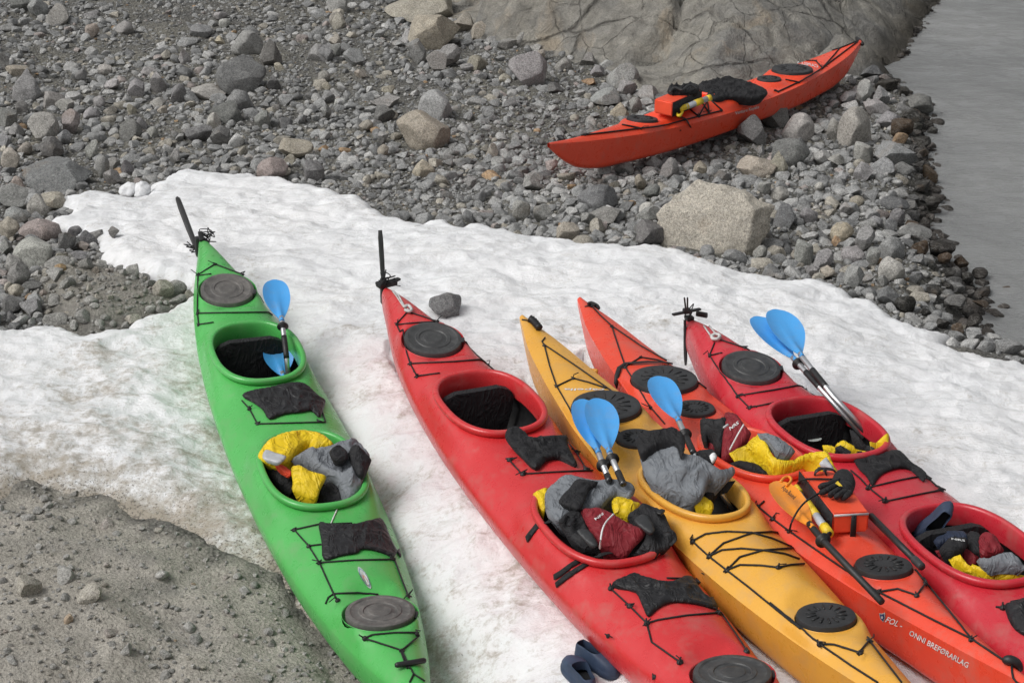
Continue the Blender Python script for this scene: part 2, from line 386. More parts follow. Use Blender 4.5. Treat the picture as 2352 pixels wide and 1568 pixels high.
def axis(lo, hi, step, far, g=1.25):
    mid = list(np.arange(lo, hi+1e-6, step)); s = step; a = lo; left = []
    while a > -far: s *= g; a -= s; left.append(a)
    s = step; b = mid[-1]; right = []
    while b < far: s *= g; b += s; right.append(b)
    return np.array(left[::-1]+mid+right)

# ---------------------------------------------------------------- the lie of snow, lake, silt and bedrock
WATER_Z = -.50
def world_poly(pts, h=0.0): return np.array([at(*p, h)[:2] for p in pts])
SNOW_D = [(-260,742),(0,742),(60,737),(120,727),(165,735),(200,748),(240,745),(290,735),(312,722),(335,710),(365,706),(400,690),(428,667),(450,655),(432,648),
 (395,640),(340,628),(310,606),(280,600),(250,588),(225,574),(240,560),(215,541),(190,533),(165,526),(130,516),(110,502),(140,490),(165,472),(130,452),(95,435),
 (130,439),(170,441),(205,428),(225,418),(270,431),(320,442),(345,415),(380,396),(430,382),(480,389),(530,394),(580,386),(610,397),(660,402),(700,416),(735,420),
 (790,441),(830,446),(870,471),(900,489),(960,499),(1030,494),(1060,511),(1100,505),(1150,514),(1200,521),(1260,531),(1330,549),(1400,553),(1500,559),(1570,566),
 (1640,592),(1700,606),(1760,616),(1850,631),(1940,650),(1965,678),(2010,690),(2080,727),(2150,745),(2190,758),(2176,778),(2230,791),(2300,803),(2352,820),
 (2520,870),(2900,1300),(3100,2300),(900,2300),(930,1750),(885,1590),(850,1540),(760,1460),(690,1380),(640,1325),(600,1292),(560,1281),(500,1262),(440,1236),(400,1206),(350,1171),
 (290,1150),(200,1111),(120,1104),(60,1098),(0,1112),(-260,1120)]
SNOW = world_poly(SNOW_D)
SILT = world_poly([(-260,1120),(0,1112),(60,1098),(120,1104),(200,1111),(290,1150),(350,1171),(400,1206),(440,1236),(500,1262),(560,1281),(600,1292),(640,1325),(690,1380),(760,1460),(850,1540),(885,1590),(930,1750),(900,2300),(-700,2300)])
LEDGE = world_poly([(225,575),(310,606),(395,640),(428,650),(440,655),(400,690),(335,710),(290,735),(200,748),(120,727),(60,640),(120,560)])
SHORE_D = [(2900,1120),(2520,905),(2352,823),(2265,800),(2235,770),(2255,700),(2215,640),(2165,590),(2130,520),(2150,450),(2128,380),(2120,320),(2130,250),(2060,195),(2015,160),(2070,125),(2105,60),(2150,0),(2230,-120)]
SHORE = np.array([at_z(*p, WATER_Z)[:2] for p in SHORE_D])
LAKE = np.concatenate([SHORE, [[SHORE[-1][0]+25, 150], [300, 300], [300, -60], [SHORE[0][0]+3, -20]]])
ROCKP_D = [(880,-60),(1010,10),(1060,60),(1130,85),(1240,100),(1330,118),(1410,150),(1460,195),(1560,232),(1750,235),(1900,190),(1985,165),(2030,160),(2075,125),(2110,60),(2155,0),(2230,-120)]
ROCKE = np.array([at(*p)[:2] for p in ROCKP_D])
ROCKP = np.concatenate([ROCKE, [[9, 40], [-4, 40]]])

def ground_z(P):
    x, y = P[:,0], P[:,1]
    z = gz(x, y) - .075
    z = z + .045*fbm(x*.9, y*.9, 3, 3) + .022*fbm(x*4, y*4, 5, 3)
    ds = sdf(P, SNOW); z = z - .10*sm(.05, .55, ds)
    dsi = sdf(P, SILT)
    z = z + sm(-.10, .45, dsi)*(.010 + .035*fbm(x*1.8, y*1.8, 11, 3) + .014*fbm(x*8, y*8, 12, 3))
    dl = sdf(P, LEDGE); z = z + sm(-.02, .3, dl)*(.09+.05*fbm(x*3, y*3, 17, 4)+.02*fbm(x*11, y*11, 18, 3))
    for k_ in 'grcyo':
        (x0, y0, z0), yw, s1, pi_, _ = POSE[k_]; u = (x-x0)*math.cos(yw)+(y-y0)*math.sin(yw); v = np.abs(-(x-x0)*math.sin(yw)+(y-y0)*math.cos(yw))
        z = np.where((v < .24) & (u > -.9) & (u < 4.4), np.minimum(z, z0+u*math.sin(pi_)-.03), z)
    dw = sdf(P, LAKE)                                                  # + inside the lake
    land = np.minimum(z, WATER_Z+.01+.6*np.maximum(-dw, 0)+.015*fbm(x*3, y*3, 31, 2))
    z = np.where(dw > 0, np.minimum(z, WATER_Z+.01-.42*np.minimum(dw, 12)), land)
    far = np.maximum(np.hypot(x, y-12)-15, 0); z = np.where(dw < 0, z+.10*far, z)      # the valley side rises beyond
    return z, dw
ax = axis(-6.2, 6.4, .05, 420); ay = axis(6.3, 21.5, .05, 420)
X, Y = np.meshgrid(ax, ay); P = np.stack([X.ravel(), Y.ravel()], 1)
gZ, dW = ground_z(P)
silt = np.clip(np.maximum(sm(-.10, .12, sdf(P, SILT)+.16*fbm(P[:,0]*5, P[:,1]*5, 44, 3)), .55*sm(-.05, .2, sdf(P, LEDGE))), 0, 1)
grd = grid_obj('ground', X, Y, gZ.reshape(X.shape), None, 'ground', dict(silt=silt, wet=sm(-.40, -.02, dW)))
tag(grd, kind='structure')
GB = None
def ground_at(x, y): return float(ground_z(np.array([[x, y]]))[0][0])

# snow
ax = np.arange(-4.6, 3.7, .019); ay = np.arange(6.4, 14.9, .021)
X, Y = np.meshgrid(ax, ay); P = np.stack([X.ravel(), Y.ravel()], 1); x, y = P[:,0], P[:,1]
near = (y > 4)
d = sdf(P, SNOW)
d = d + .042*fbm(x*4.5, y*4.5, 21, 5)
nsil = np.exp(-np.clip(pdist(P, SILT)-.1, 0, 9)/.25); lr = .14+.55*nsil
lip = np.sqrt(np.clip(1-(1-np.clip(d/lr, 0, 1))**2, 0, 1))
cups = 1-np.abs(fbm(x*1.5+.4*pn(x*1.1, y*1.1, 60), y*2.9+.4*pn(x, y, 61), 23, 3))
relief = .030*fbm(x*.8, y*1.1, 22, 3) + .040*(cups-.6) + .017*fbm(x*5, y*6.5, 25, 3) + .006*fbm(x*17, y*19, 27, 2)
rough_lo = np.exp(-np.clip(pdist(P, SILT), 0, 9)/.6)
relief = relief + rough_lo*(.030*fbm(x*4, y*5, 28, 3))
sn_z = gz(x, y) - .115 + lip*(.115+relief) - .03
sn_z = np.where(d > lr, gz(x, y)+relief, sn_z+.03*lip)
pink = np.zeros(len(P)); kd = np.full(len(P), 9.0)
for k_ in 'grcyo':                        # hollow under each hull
    (x0, y0, z0), yw, s1, pi_, _ = POSE[k_]; u = (x-x0)*math.cos(yw)+(y-y0)*math.sin(yw); v = np.abs(-(x-x0)*math.sin(yw)+(y-y0)*math.cos(yw))
    hw = .17*np.sqrt(np.clip(1-((u+s1-2.45)/2.4)**2, 0, 1)); kz = z0+u*math.sin(pi_)
    sn_z = np.where(v < hw, np.minimum(sn_z, kz-.02), sn_z)
    calm = np.exp(-np.maximum(v-.20, 0)/.12)*(u > -.8)*(u < 4.4); sn_z = sn_z-calm*np.clip(sn_z-(kz+.03), 0, .05)*(v >= hw)
for k_ in 'grcyo':
    (x0, y0, z0), yw, s1, *_ = POSE[k_]; c_, s_ = math.cos(yw), math.sin(yw)
    kd = np.minimum(kd, pdist(P, np.array([[x0-c_*s1, y0-s_*s1], [x0+c_*4, y0+s_*4]]), False))
seg = np.array([at(930,850)[:2], at(1500,1568)[:2]]); pink = np.exp(-(pdist(P, seg, False)/.55)**2)
seg2 = np.array([at(1700,1430)[:2], at(2300,1600)[:2]]); pink = np.maximum(pink, .9*np.exp(-(pdist(P, seg2, False)/.5)**2))
pb = world_poly([(0,830),(330,780),(470,850),(700,1100),(830,1560),(420,1220),(0,1110)])
patch = np.exp(-np.maximum(-sdf(P, pb), 0)/.15)
dirt = np.clip(.95*np.exp(-pdist(P, SILT)/.30) + .22*patch + .20*np.exp(-np.maximum(kd-.32, 0)/.20) + .10*np.exp(-np.abs(d)/.2), 0, 1.2)
dirt = dirt + .22*sm(.1, .5, fbm(x*.7, y*.9, 77, 3))*(y < 11.5)
snow = grid_obj('snow', X, Y, sn_z.reshape(X.shape), (d > -.004).reshape(X.shape), 'snow', dict(dirt=dirt, pink=pink))
tag(snow, kind='structure')
SB = BVHTree.FromObject(snow, bpy.context.evaluated_depsgraph_get())

# lake
ax = axis(2.0, 7.5, .06, 300); ax = ax[ax > 1.2]; ay = axis(9.0, 24.5, .06, 300)
X, Y = np.meshgrid(ax, ay)
Zw = WATER_Z + (.014*fbm(X*1.7, Y*2.6, 41, 3) + .007*fbm(X*5.2, Y*8, 43, 2))*(np.hypot(X-5, Y-15) < 18)
tag(grid_obj('lake_water', X, Y, Zw, None, 'water'), kind='structure')

# bedrock slab behind the stones: tilted blocks with open joints
ax = np.arange(-2.6, 9.0, .045); ay = np.arange(14.0, 30, .045)
X, Y = np.meshgrid(ax, ay); P = np.stack([X.ravel(), Y.ravel()], 1); x, y = P[:,0], P[:,1]
d = sdf(P, ROCKP) + .10*fbm(x*1.3, y*1.3, 51, 3)
r2 = np.random.default_rng(12)
seeds = np.stack([r2.uniform(-3, 9, 80), r2.uniform(14, 29, 80)], 1); tl = r2.normal(0, .20, (80, 2)); off = r2.normal(0, .09, 80)
wx = x+.35*fbm(x*.7, y*.7, 52, 3); wy = y+.35*fbm(x*.7, y*.7, 53, 3)
D2 = ((wx[:,None]-seeds[None,:,0])*.75)**2 + ((wy[:,None]-seeds[None,:,1])*1.2)**2
o2 = np.argsort(D2, 1)[:, :2]; i1 = o2[:, 0]; e1 = np.sqrt(np.take_along_axis(D2, o2, 1)); edge = e1[:,1]-e1[:,0]
sd2 = np.stack([r2.uniform(-3, 9, 420), r2.uniform(14, 29, 420)], 1)
E2 = ((wx[:,None]-sd2[None,:,0])*.8)**2 + ((wy[:,None]-sd2[None,:,1])*1.1)**2
E2 = np.sqrt(np.partition(E2, 1, 1)[:, :2]); E2.sort(1); edge2 = E2[:,1]-E2[:,0]
blk = off[i1] + tl[i1,0]*(x-seeds[i1,0]) + tl[i1,1]*(y-seeds[i1,1])
dl = sdf(P, LAKE)
rise = .50*np.clip(d, 0, 8) + .10*np.sqrt(np.clip(d, 0, 1))
rise = np.minimum(rise, .10+.55*np.maximum(-dl, 0))
z = gz(x, y) - .12 + rise + blk*sm(0, .5, d) - .11*(1-sm(0, .09, edge))*sm(.05, .3, d) - .05*(1-sm(0, .06, edge2))*sm(.05, .3, d)*sm(-.3, .2, fbm(x*.5, y*.5, 58, 2)) + .05*fbm(x*1.6, y*2.2, 54, 4) + .014*fbm(x*7, y*9, 55, 3)
z = np.where(dl > 0, np.minimum(z, WATER_Z-.3*dl+.01), np.minimum(z, WATER_Z+.01+.85*np.maximum(-dl, 0)+.15*np.abs(fbm(x*1.5, y*1.5, 56, 3))))
bed = grid_obj('bedrock', X, Y, z.reshape(X.shape), (d > -.10).reshape(X.shape), 'bedrock', dict(wet=sm(-.35, .0, dl)))
tag(bed, kind='structure')

# ---------------------------------------------------------------- stones
def rock_unit(seed, sub=3, planes=9, lo=.50, hi=.86, bumpy=.05):
    r = random.Random(seed); b = bmesh.new(); bmesh.ops.create_icosphere(b, subdivisions=sub, radius=1)
    V = np.array([v.co[:] for v in b.verts]); F = np.array([[v.index for v in f.verts] for f in b.faces]); b.free()
    nr = np.random.default_rng(seed)
    for _ in range(planes):
        n_ = nr.normal(size=3); n_ /= np.linalg.norm(n_); dd = r.uniform(lo, hi)
        s = V@n_; k = s > dd; V[k] -= ((s[k]-dd)*.93)[:,None]*n_
    sv = Vector((seed*3.1, 0, 0))
    V = np.array([v*(1+bumpy*(noise.noise(Vector(v)*1.7+sv)+.5*noise.noise(Vector(v)*4+sv)+.22*noise.noise(Vector(v)*11+sv))) for v in V])
    V -= (V.max(0)+V.min(0))/2; V /= (V.max(0)-V.min(0))/2
    return V, F
def tri_mesh(name, V, F, tone=None):
    me = bpy.data.meshes.new(name); me.vertices.add(len(V)); me.vertices.foreach_set('co', np.asarray(V, np.float32).ravel())
    me.loops.add(F.size); me.loops.foreach_set('vertex_index', F.ravel().astype(np.int32))
    me.polygons.add(len(F)); me.polygons.foreach_set('loop_start', (np.arange(len(F))*3).astype(np.int32)); me.update(calc_edges=True); me.shade_smooth()
    if tone is not None:
        a = me.attributes.new('tone', 'FLOAT_COLOR', 'POINT'); a.data.foreach_set('color', np.asarray(tone, np.float32).ravel())
    return me
TONES = dict(g=(.255,.253,.245), l=(.345,.338,.322), d=(.165,.164,.160), b=(.325,.298,.250), p=(.305,.265,.245), o=(.330,.225,.135), w=(.035,.033,.030), r=(.080,.058,.040), t=(.37,.335,.265))
TW = dict(g='grey', l='pale grey', d='dark grey', b='tan', p='pinkish', o='rusty orange', w='wet black', r='wet brown', t='buff')
ST = []      # (zoom, x, y, w, h, tone, label)
def T(reg, txt):
    for it in txt.split(';'):
        q = it.split(',')
        if len(q) < 5: continue
        ST.append((reg, *[float(v) for v in q[:4]], q[4].strip(), q[5].strip() if len(q) > 5 else None))
T('TL', '''240,65,130,110,g,dark grey wedge shaped stone near the top left corner;375,105,140,130,l,pale blocky stone with a pointed top near the top left corner;130,40,110,80,g;600,100,100,55,g;605,205,85,80,p,pinkish orange stone among grey rubble in the upper left;820,185,110,85,g;
1080,365,75,65,b,small tan egg shaped stone left of a pointed grey stone;1205,375,75,100,l;1310,205,150,80,g,long flat grey stone lying left of the pale fan shaped boulder;1440,110,90,60,g;1470,155,70,55,l;1610,295,190,150,l,pale grey fan shaped boulder with a smooth face in the upper left scree;1765,360,135,195,d,tall dark slab leaning against the pale fan shaped boulder;1825,445,80,50,b;2095,355,150,115,g;2190,335,80,90,g;2210,145,110,100,b;2200,40,130,110,g;2190,265,80,60,b;
25,400,80,110,g;130,470,150,75,b;165,580,210,200,g,big grey angular boulder at the left edge of the upper scree;350,650,140,110,l;430,690,120,80,l;60,780,130,130,g;145,715,90,85,d;275,840,200,155,l,large pale grey boulder with a flat top at the left edge;110,850,100,90,g;465,810,130,145,p,pinkish streaked boulder right of the large pale grey boulder;30,925,80,100,g;160,975,85,65,b;80,1040,120,120,b,tan rounded boulder at the left edge above the snow;340,970,140,120,d;420,910,80,90,g;600,985,90,110,g;690,470,85,80,l;970,475,95,70,l;1040,545,110,180,g;905,590,120,120,g;1160,620,100,120,d;
1340,605,225,85,l,long pale grey slab shaped stone in the upper left scree;1560,665,180,140,g,speckled grey boulder under the half buried dark slab;1475,745,220,130,d,dark grey slanted slab below the speckled grey boulder;1710,780,130,110,g;1785,550,100,100,d;1580,510,320,230,d,large half buried dark slab in the upper left scree;1400,800,90,100,l;1455,895,140,120,d;1310,880,170,100,d;850,870,170,130,d,dark grey squarish boulder in the left scree;930,810,80,80,g;995,880,75,85,g;690,835,85,65,l;600,745,120,80,g;535,500,80,80,g;730,560,100,60,l;720,720,90,60,b;860,715,70,60,b;1060,720,65,50,b;650,670,80,70,g;1040,670,110,60,g;1145,1020,60,100,l,pale upright stone standing at the snow's upper edge;1930,970,220,110,b,tan flat boulder just above the snow edge;1890,1060,95,80,b;2050,1125,140,140,d;1780,1105,190,130,p,orange stained boulder set into the upper snow edge;400,1140,480,200,d,largest dark slab lying flat above the left tongue of snow;670,1090,100,120,g;745,1075,70,90,g;735,1160,110,90,g;825,1100,90,90,d;125,1210,80,100,p;85,1290,190,150,g;255,1345,140,130,l,grey rounded stone touching the left tip of the snow;340,1310,180,90,b;120,1420,160,120,g;60,1500,130,130,b;2215,680,90,65,l;2140,640,80,80,g;2120,890,70,60,l;2135,740,60,80,g;2110,510,90,70,l;1435,270,70,55,t''')
T('L', '''270,685,300,205,l,large smooth grey boulder above the earth ledge at the left;455,720,90,75,b;445,797,80,65,o,small bright rusty orange stone beside the large smooth grey boulder;140,850,150,150,g;230,935,150,90,d;115,980,130,110,b;225,1015,80,60,o;225,1095,150,135,g;90,1060,160,110,d;30,1150,60,80,g;500,1165,185,110,b,tan stone at the lower edge of the earth ledge on the left;90,1160,80,80,d;320,985,50,50,p;290,515,285,155,p,pinkish broad boulder behind the large smooth grey boulder;490,600,140,130,d;610,635,100,60,p;550,525,100,75,d;710,550,140,75,d;645,590,110,120,d;845,530,85,65,d,small dark stone poking out of the snow left of the green kayak rudder;40,650,100,110,g;1200,945,150,120,b;1090,1090,90,80,l;1140,1050,60,60,d;30,1320,90,110,d;700,815,60,50,b;655,945,50,50,b;1390,890,60,60,d;580,700,120,60,g;100,755,130,110,g''')
T('M', '''650,60,500,170,b,huge pale boulder cut off by the top edge of the photo;740,215,340,225,b,big tan boulder in front of the huge pale boulder at the top;945,160,160,120,b;1050,210,130,110,b;595,240,130,105,l;645,350,140,135,g;765,415,130,135,l;840,375,150,140,g;1135,270,90,60,g;1220,300,130,80,g;1320,260,90,80,g;1400,310,110,50,l;1435,360,90,70,b;1015,410,130,100,b;965,450,90,60,g;1355,460,270,220,l,wide pale boulder with a tan edge below the bedrock;1210,520,80,60,b;1585,430,110,90,g;1755,400,120,90,g;1815,465,100,70,g;1870,420,110,50,l;1975,500,220,170,l,large pale dome shaped boulder against the bedrock;2005,575,120,100,g;2145,610,150,90,g;1755,540,90,50,o,orange tinted flat stone left of the pale dome shaped boulder;1860,640,200,100,g;1960,730,125,100,t,buff stone just left of the lone orange kayak;2055,690,90,90,g;1545,580,110,60,d;265,485,80,55,b;445,585,85,55,t;
770,700,235,180,l,pale squarish boulder resting against the big tan rounded boulder;665,865,340,235,b,big tan rounded boulder in the middle of the scree;675,1100,145,100,t,pale oval stone alone on silt above the snow;870,880,42,42,l;1130,990,90,80,b;1160,1060,95,60,l;300,830,95,75,b;415,750,125,105,d;430,660,190,70,g;125,680,90,60,l;415,985,80,70,b;415,895,70,60,l;35,360,90,120,g;110,130,100,80,b;220,380,130,110,g;40,570,60,50,b;985,1185,90,60,g;1390,1200,120,80,g;1315,1370,120,110,g;1440,1400,120,110,g;1820,1290,250,150,d;1830,1400,260,110,g;1740,1430,100,80,g;1620,1510,150,110,b;2140,1390,150,90,g;2130,1500,170,115,d;2095,1190,70,80,b;2165,1250,110,80,d;1975,1085,150,100,g;1840,1110,120,70,g;1515,1085,80,60,p;2180,1060,120,80,g;1170,1275,60,50,l''')
T('TR', '''470,830,170,70,d;680,805,170,165,g,grey boulder under the middle of the lone orange kayak;820,720,180,150,d;960,790,195,165,l,large rounded grey boulder below the lone orange kayak;1140,510,160,110,g;1375,565,110,115,l;1475,605,100,140,g;1040,580,130,70,g;1270,610,120,80,g;1320,800,190,220,l,pale pointed slab between the orange kayak and the lake;1200,800,110,150,g;1430,660,170,85,l;1530,735,170,100,g;1600,790,140,100,r;1710,630,185,105,d,dark grey wet boulder at the waterline;1670,720,120,80,w;1425,445,140,70,d;1510,530,140,80,w;1620,560,60,50,w;920,945,220,160,d,dark grey wedge shaped boulder below the large rounded grey boulder;1110,965,110,80,l;1200,980,100,60,g;1370,940,120,100,l;1560,950,280,150,g,large grey slab with a dark wet face at the waterline;1470,1020,160,100,l;1610,1040,120,80,d;1775,1065,90,95,r,upright brown stone standing in the shallow water;1710,1150,150,70,w;1790,1250,90,80,w;1370,1060,110,110,g;1240,1085,80,60,l;850,1180,125,70,l,white oval stone behind the giant buff boulder;760,1160,90,80,l;840,1010,140,130,b;720,1020,260,120,b,long tan slab in the rubble below the lone orange kayak;190,1035,110,120,g;370,1035,80,80,b;1180,1210,130,55,l;1330,1240,90,70,b;1095,1150,55,55,l;1560,1250,160,80,d;1240,1420,130,100,g;1440,1360,110,70,g;1670,1370,100,50,r;1680,1430,190,85,d;1030,1330,110,95,g;890,1330,150,120,d;40,1290,100,80,l;1420,1320,100,80,l;1730,880,110,60,w;1880,846,90,30,w;1790,805,60,45,w;1950,750,50,22,w;1690,775,80,50,w''')
T('BR', '''740,560,80,70,g;1240,445,130,110,t,pale cracked stone with an orange pebble beside it;1370,495,120,150,g;1305,578,140,88,l,pale oval stone in the rubble near the lake;1005,575,120,125,g;1125,615,120,110,g;920,640,100,60,g;1060,680,80,60,g;1150,690,100,70,b,tan stone at the snow edge right of the giant boulder;1310,720,120,135,g;1550,680,150,150,l,rounded pale boulder at the edge of the wet shore stones;1545,560,150,130,g;1430,600,80,125,g;1840,550,170,100,w,shiny black wet boulder at the waterline;1715,540,100,80,r;1870,600,100,60,r;1970,625,90,62,r;1790,660,80,60,w;1890,690,100,50,w;1700,705,70,45,d;2080,695,100,60,w;2250,805,70,60,r;2095,880,110,42,r,flat brown stone standing alone in the shallows;1520,835,130,90,d;1625,890,130,115,w;1930,860,130,90,d;1945,1040,80,75,r;2050,985,100,65,w;1750,930,60,50,w;1490,740,70,60,g;1200,500,50,60,o;60,455,170,135,d,dark angular stone wedged left of the giant buff boulder;1570,345,90,80,d;1540,405,80,80,d;1260,300,90,70,l;1800,800,90,60,w;1880,780,80,50,w;2000,720,80,60,w;1850,1000,90,60,w''')
T('C', '512,572,232,150,d,lone dark grey rock lying on the snow beside the red kayak stern')
LAND = [((1640,510),'the giant buff boulder'),((1620,250),'the lone orange kayak'),((2020,470),'the lake'),((430,520),'the rudder of the green kayak'),((0,0),'the top left corner'),((1250,60),'the bedrock')]
SHORT = {}
UN = {k: [(rock_unit(ord(k)*10+i, 4, 13+i % 4 if k != 'r' else 9, *((.42, .74) if k != 'r' else (.60, .85)), .06)) for i in range(6)] for k in 'ar'}
UMESH = {}
for k in UN:
    for i, (V, F) in enumerate(UN[k]):
        me = tri_mesh('stone', V, F); me.materials.append(MT['stone']); UMESH[k, i] = me
placed = []          # (x, y, r) of stones already set
recs = []
def stone_size(reg, x, y, wz, hz):
    x0, y0, s = ZOOM[reg]; f = s/1.63265
    px, py = (x0+x*s)/1.63265, (y0+y*s)/1.63265; return px, py, wz*f, hz*f
rs = random.Random(5)
for (reg, zx, zy, wz, hz, tn, lab) in ST:
    px, py, wd, hd = stone_size(reg, zx, zy, wz, hz)
    q = at(px, py+hd*.25); dist = (q-EYE).length; mpp = dist/FPX
    wx = wd*mpp; vis = hd*mpp; se = (CAM_H-q.z)/dist; ce = math.sqrt(1-se*se)
    dep = min(wx*rs.uniform(.75, 1.0), vis/se*.92); hh = math.sqrt(max(vis*vis-(dep*se)**2, (.30*vis)**2))/ce
    hh = min(hh, wx*1.25)*1.2
    gx, gy = q.x, q.y
    g0 = ground_at(gx, gy) if tn not in ('w', 'r') else max(ground_at(gx, gy), WATER_Z-.05)
    if reg == 'C' or 'poking' in (lab or ''): g0 = float(gz(gx, gy))
    qc = at_z(px, py, g0+hh*.30)
    recs.append((px, py, wd, hd, tn, lab, qc, wx*1.06, dep*1.06, hh*1.06))
landm = [(p, nme) for p, nme in LAND]
for r_ in recs:
    if r_[5]: landm.append(((r_[0], r_[1]), 'the '+r_[5].split(' with ')[0].split(' in the ')[0].split(' at the ')[0].split(' near ')[0].split(' below ')[0].split(' above ')[0].split(' left of ')[0].split(' right of ')[0].split(' lying ')[0].split(' beside ')[0].split(' behind ')[0].split(' between ')[0].split(' against ')[0].split(' alone')[0].split(' under ')[0].split(' just ')[0].split(' among ')[0].split(' resting ')[0].split(' standing')[0].split(' leaning')[0].split(' in front')[0].split(' poking')[0].split(' cut ')[0].split(' set ')[0].split(' touching')[0].split(' wedged')[0]))
cnt = {}
for p_, nme in landm: cnt[nme] = cnt.get(nme, 0)+1
landm = [(p_, nme) for p_, nme in landm if cnt[nme] == 1 and len(nme.split()) >= 3]
used = set(r_[5] for r_ in recs if r_[5])
for i, (px, py, wd, hd, tn, lab, qc, wx, dep, hh) in enumerate(recs):
    kind = 'r' if (rs.random() < .22 or 'round' in (lab or '') or 'smooth' in (lab or '') or 'oval' in (lab or '')) else 'a'
    if lab is None:
        size = 'big' if wd > 48 else ('mid sized' if wd > 27 else 'small')
        shape = ('rounded' if kind == 'r' else 'angular') if wd/hd < 1.75 else 'flat'
        near_ = sorted(landm, key=lambda l: math.hypot(l[0][0]-px, (l[0][1]-py)*1.2))[:9]
        for lp, nme in near_:
            dx, dy = px-lp[0], py-lp[1]
            dr = ('left of' if dx < 0 else 'right of') if abs(dx) > abs(dy) else ('above' if dy < 0 else 'below')
            lab = f'{size} {shape} {TW[tn]} stone {dr} {nme}'
            if len(lab.split()) > 16: lab = f'{TW[tn]} stone {dr} {nme}'
            if lab not in used: break
        used.add(lab)
    o = link('boulder' if wd > 48 else 'stone', UMESH[kind, rs.randrange(6)], None)
    yaw = rs.uniform(0, 6.28)
    sc = Matrix.Diagonal((wx/2, dep/2, hh/2, 1)); tilt = Matrix.Rotation(rs.uniform(-.22, .22), 4, 'Y')
    o.matrix_world = Matrix.Translation(qc) @ tilt @ sc @ Matrix.Rotation(yaw, 4, 'Z') @ Matrix.Rotation(rs.choice((0, math.pi)), 4, 'X')
    c = Vector(TONES[tn])*rs.uniform(.84, 1.14); o.color = (c.x*rs.uniform(.97, 1.04), c.y, c.z*rs.uniform(.95, 1.05), 1)
    tag(o, lab, 'boulder' if wd > 48 else 'stone', 'loose stones of the scree around the snow')
    placed.append((qc.x, qc.y, max(wx, dep)/2))

# the giant boulder: a large facet facing up-left, a dark broken face on its right
b = bmesh.new()
for p in ((-.98,-.05,.18),(-.90,-.30,-.65),(-.62,.25,.72),(-.30,.40,.98),(.15,.30,.88),(.58,.28,.62),(.98,.15,.30),(.95,-.05,-.25),(.66,-.30,.42),(.45,-.66,-.85),(.62,-.45,-.95),(-.25,-.62,-.80),(-.55,.85,.2),(.5,.85,.2),(0,.9,-.9),(-.9,.5,-.8),(.9,.5,-.8)): b.verts.new(p)
bmesh.ops.convex_hull(b, input=b.verts)
bmesh.ops.triangulate(b, faces=b.faces[:])
for _ in range(5): bmesh.ops.subdivide_edges(b, edges=[e for e in b.edges if e.calc_length() > .075], cuts=1); bmesh.ops.triangulate(b, faces=b.faces[:])
bmesh.ops.smooth_vert(b, verts=b.verts, factor=.5, use_axis_x=True, use_axis_y=True, use_axis_z=True)
b.verts.index_update(); V = np.array([v.co[:] for v in b.verts]); F = np.array([[v.index for v in f.verts] for f in b.faces]); b.free()
V = np.array([v*(1+.090*noise.noise(Vector(v)*1.9)+.050*noise.noise(Vector(v)*4.2)+.014*noise.noise(Vector(v)*12)+.008*noise.noise(Vector(v)*27)) for v in V])
px, py, wd, hd = stone_size('TR', 462, 1345, 730, 500)
q = at(px, py+hd*.30); mpp = (q-EYE).length/FPX; wx = wd*mpp
qc = at_z(px, py, ground_at(q.x, q.y+.1)+.175)
me = tri_mesh('giant', V, F); me.materials.append(MT['stone'])
o = link('boulder', me, None); o.matrix_world = Matrix.Translation(qc) @ Matrix.Diagonal((wx/2, wx*.40, .265, 1)); o.color = (.44,.405,.345,1)
tag(o, 'giant buff boulder with a smooth slanting face at the upper snow edge', 'boulder', 'loose stones of the scree around the snow')
placed.append((qc.x, qc.y, wx*.46))

# rubble past the counted ones: thousands of smaller stones, one object
lib3 = [rock_unit(500+i, 3, 12, .40, .76, .09) for i in range(14)]; lib = [rock_unit(500+i, 2, 11, .40, .78, .09) for i in range(14)]; lib0 = [rock_unit(800+i, 1, 4, .5, .9, .16) for i in range(12)]; lib1 = [rock_unit(700+i, 2, 7, .45, .85, .14) for i in range(12)]
cell = .12; H_ = {}
def fits(x, y, r, k):
    i0, j0 = int(x//cell), int(y//cell); m = int((r+.55)//cell)+1 if r > .2 else 3
    for i in range(i0-3, i0+4):
        for j in range(j0-3, j0+4):
            for (a, b, c) in H_.get((i, j), ()):
                if (a-x)**2+(b-y)**2 < (k*(c+r))**2: return False
    return True
def put(x, y, r): H_.setdefault((int(x//cell), int(y//cell)), []).append((x, y, r))
for (a, b, c) in placed:
    if c < .3: put(a, b, c*.9)
    else:
        for t in np.linspace(0, 6.28, 10): put(a+c*.6*math.cos(t), b+c*.45*math.sin(t), c*.4)
        put(a, b, c*.5)
Vs, Fs, Ts = [], [], []; nv = 0; count = 0
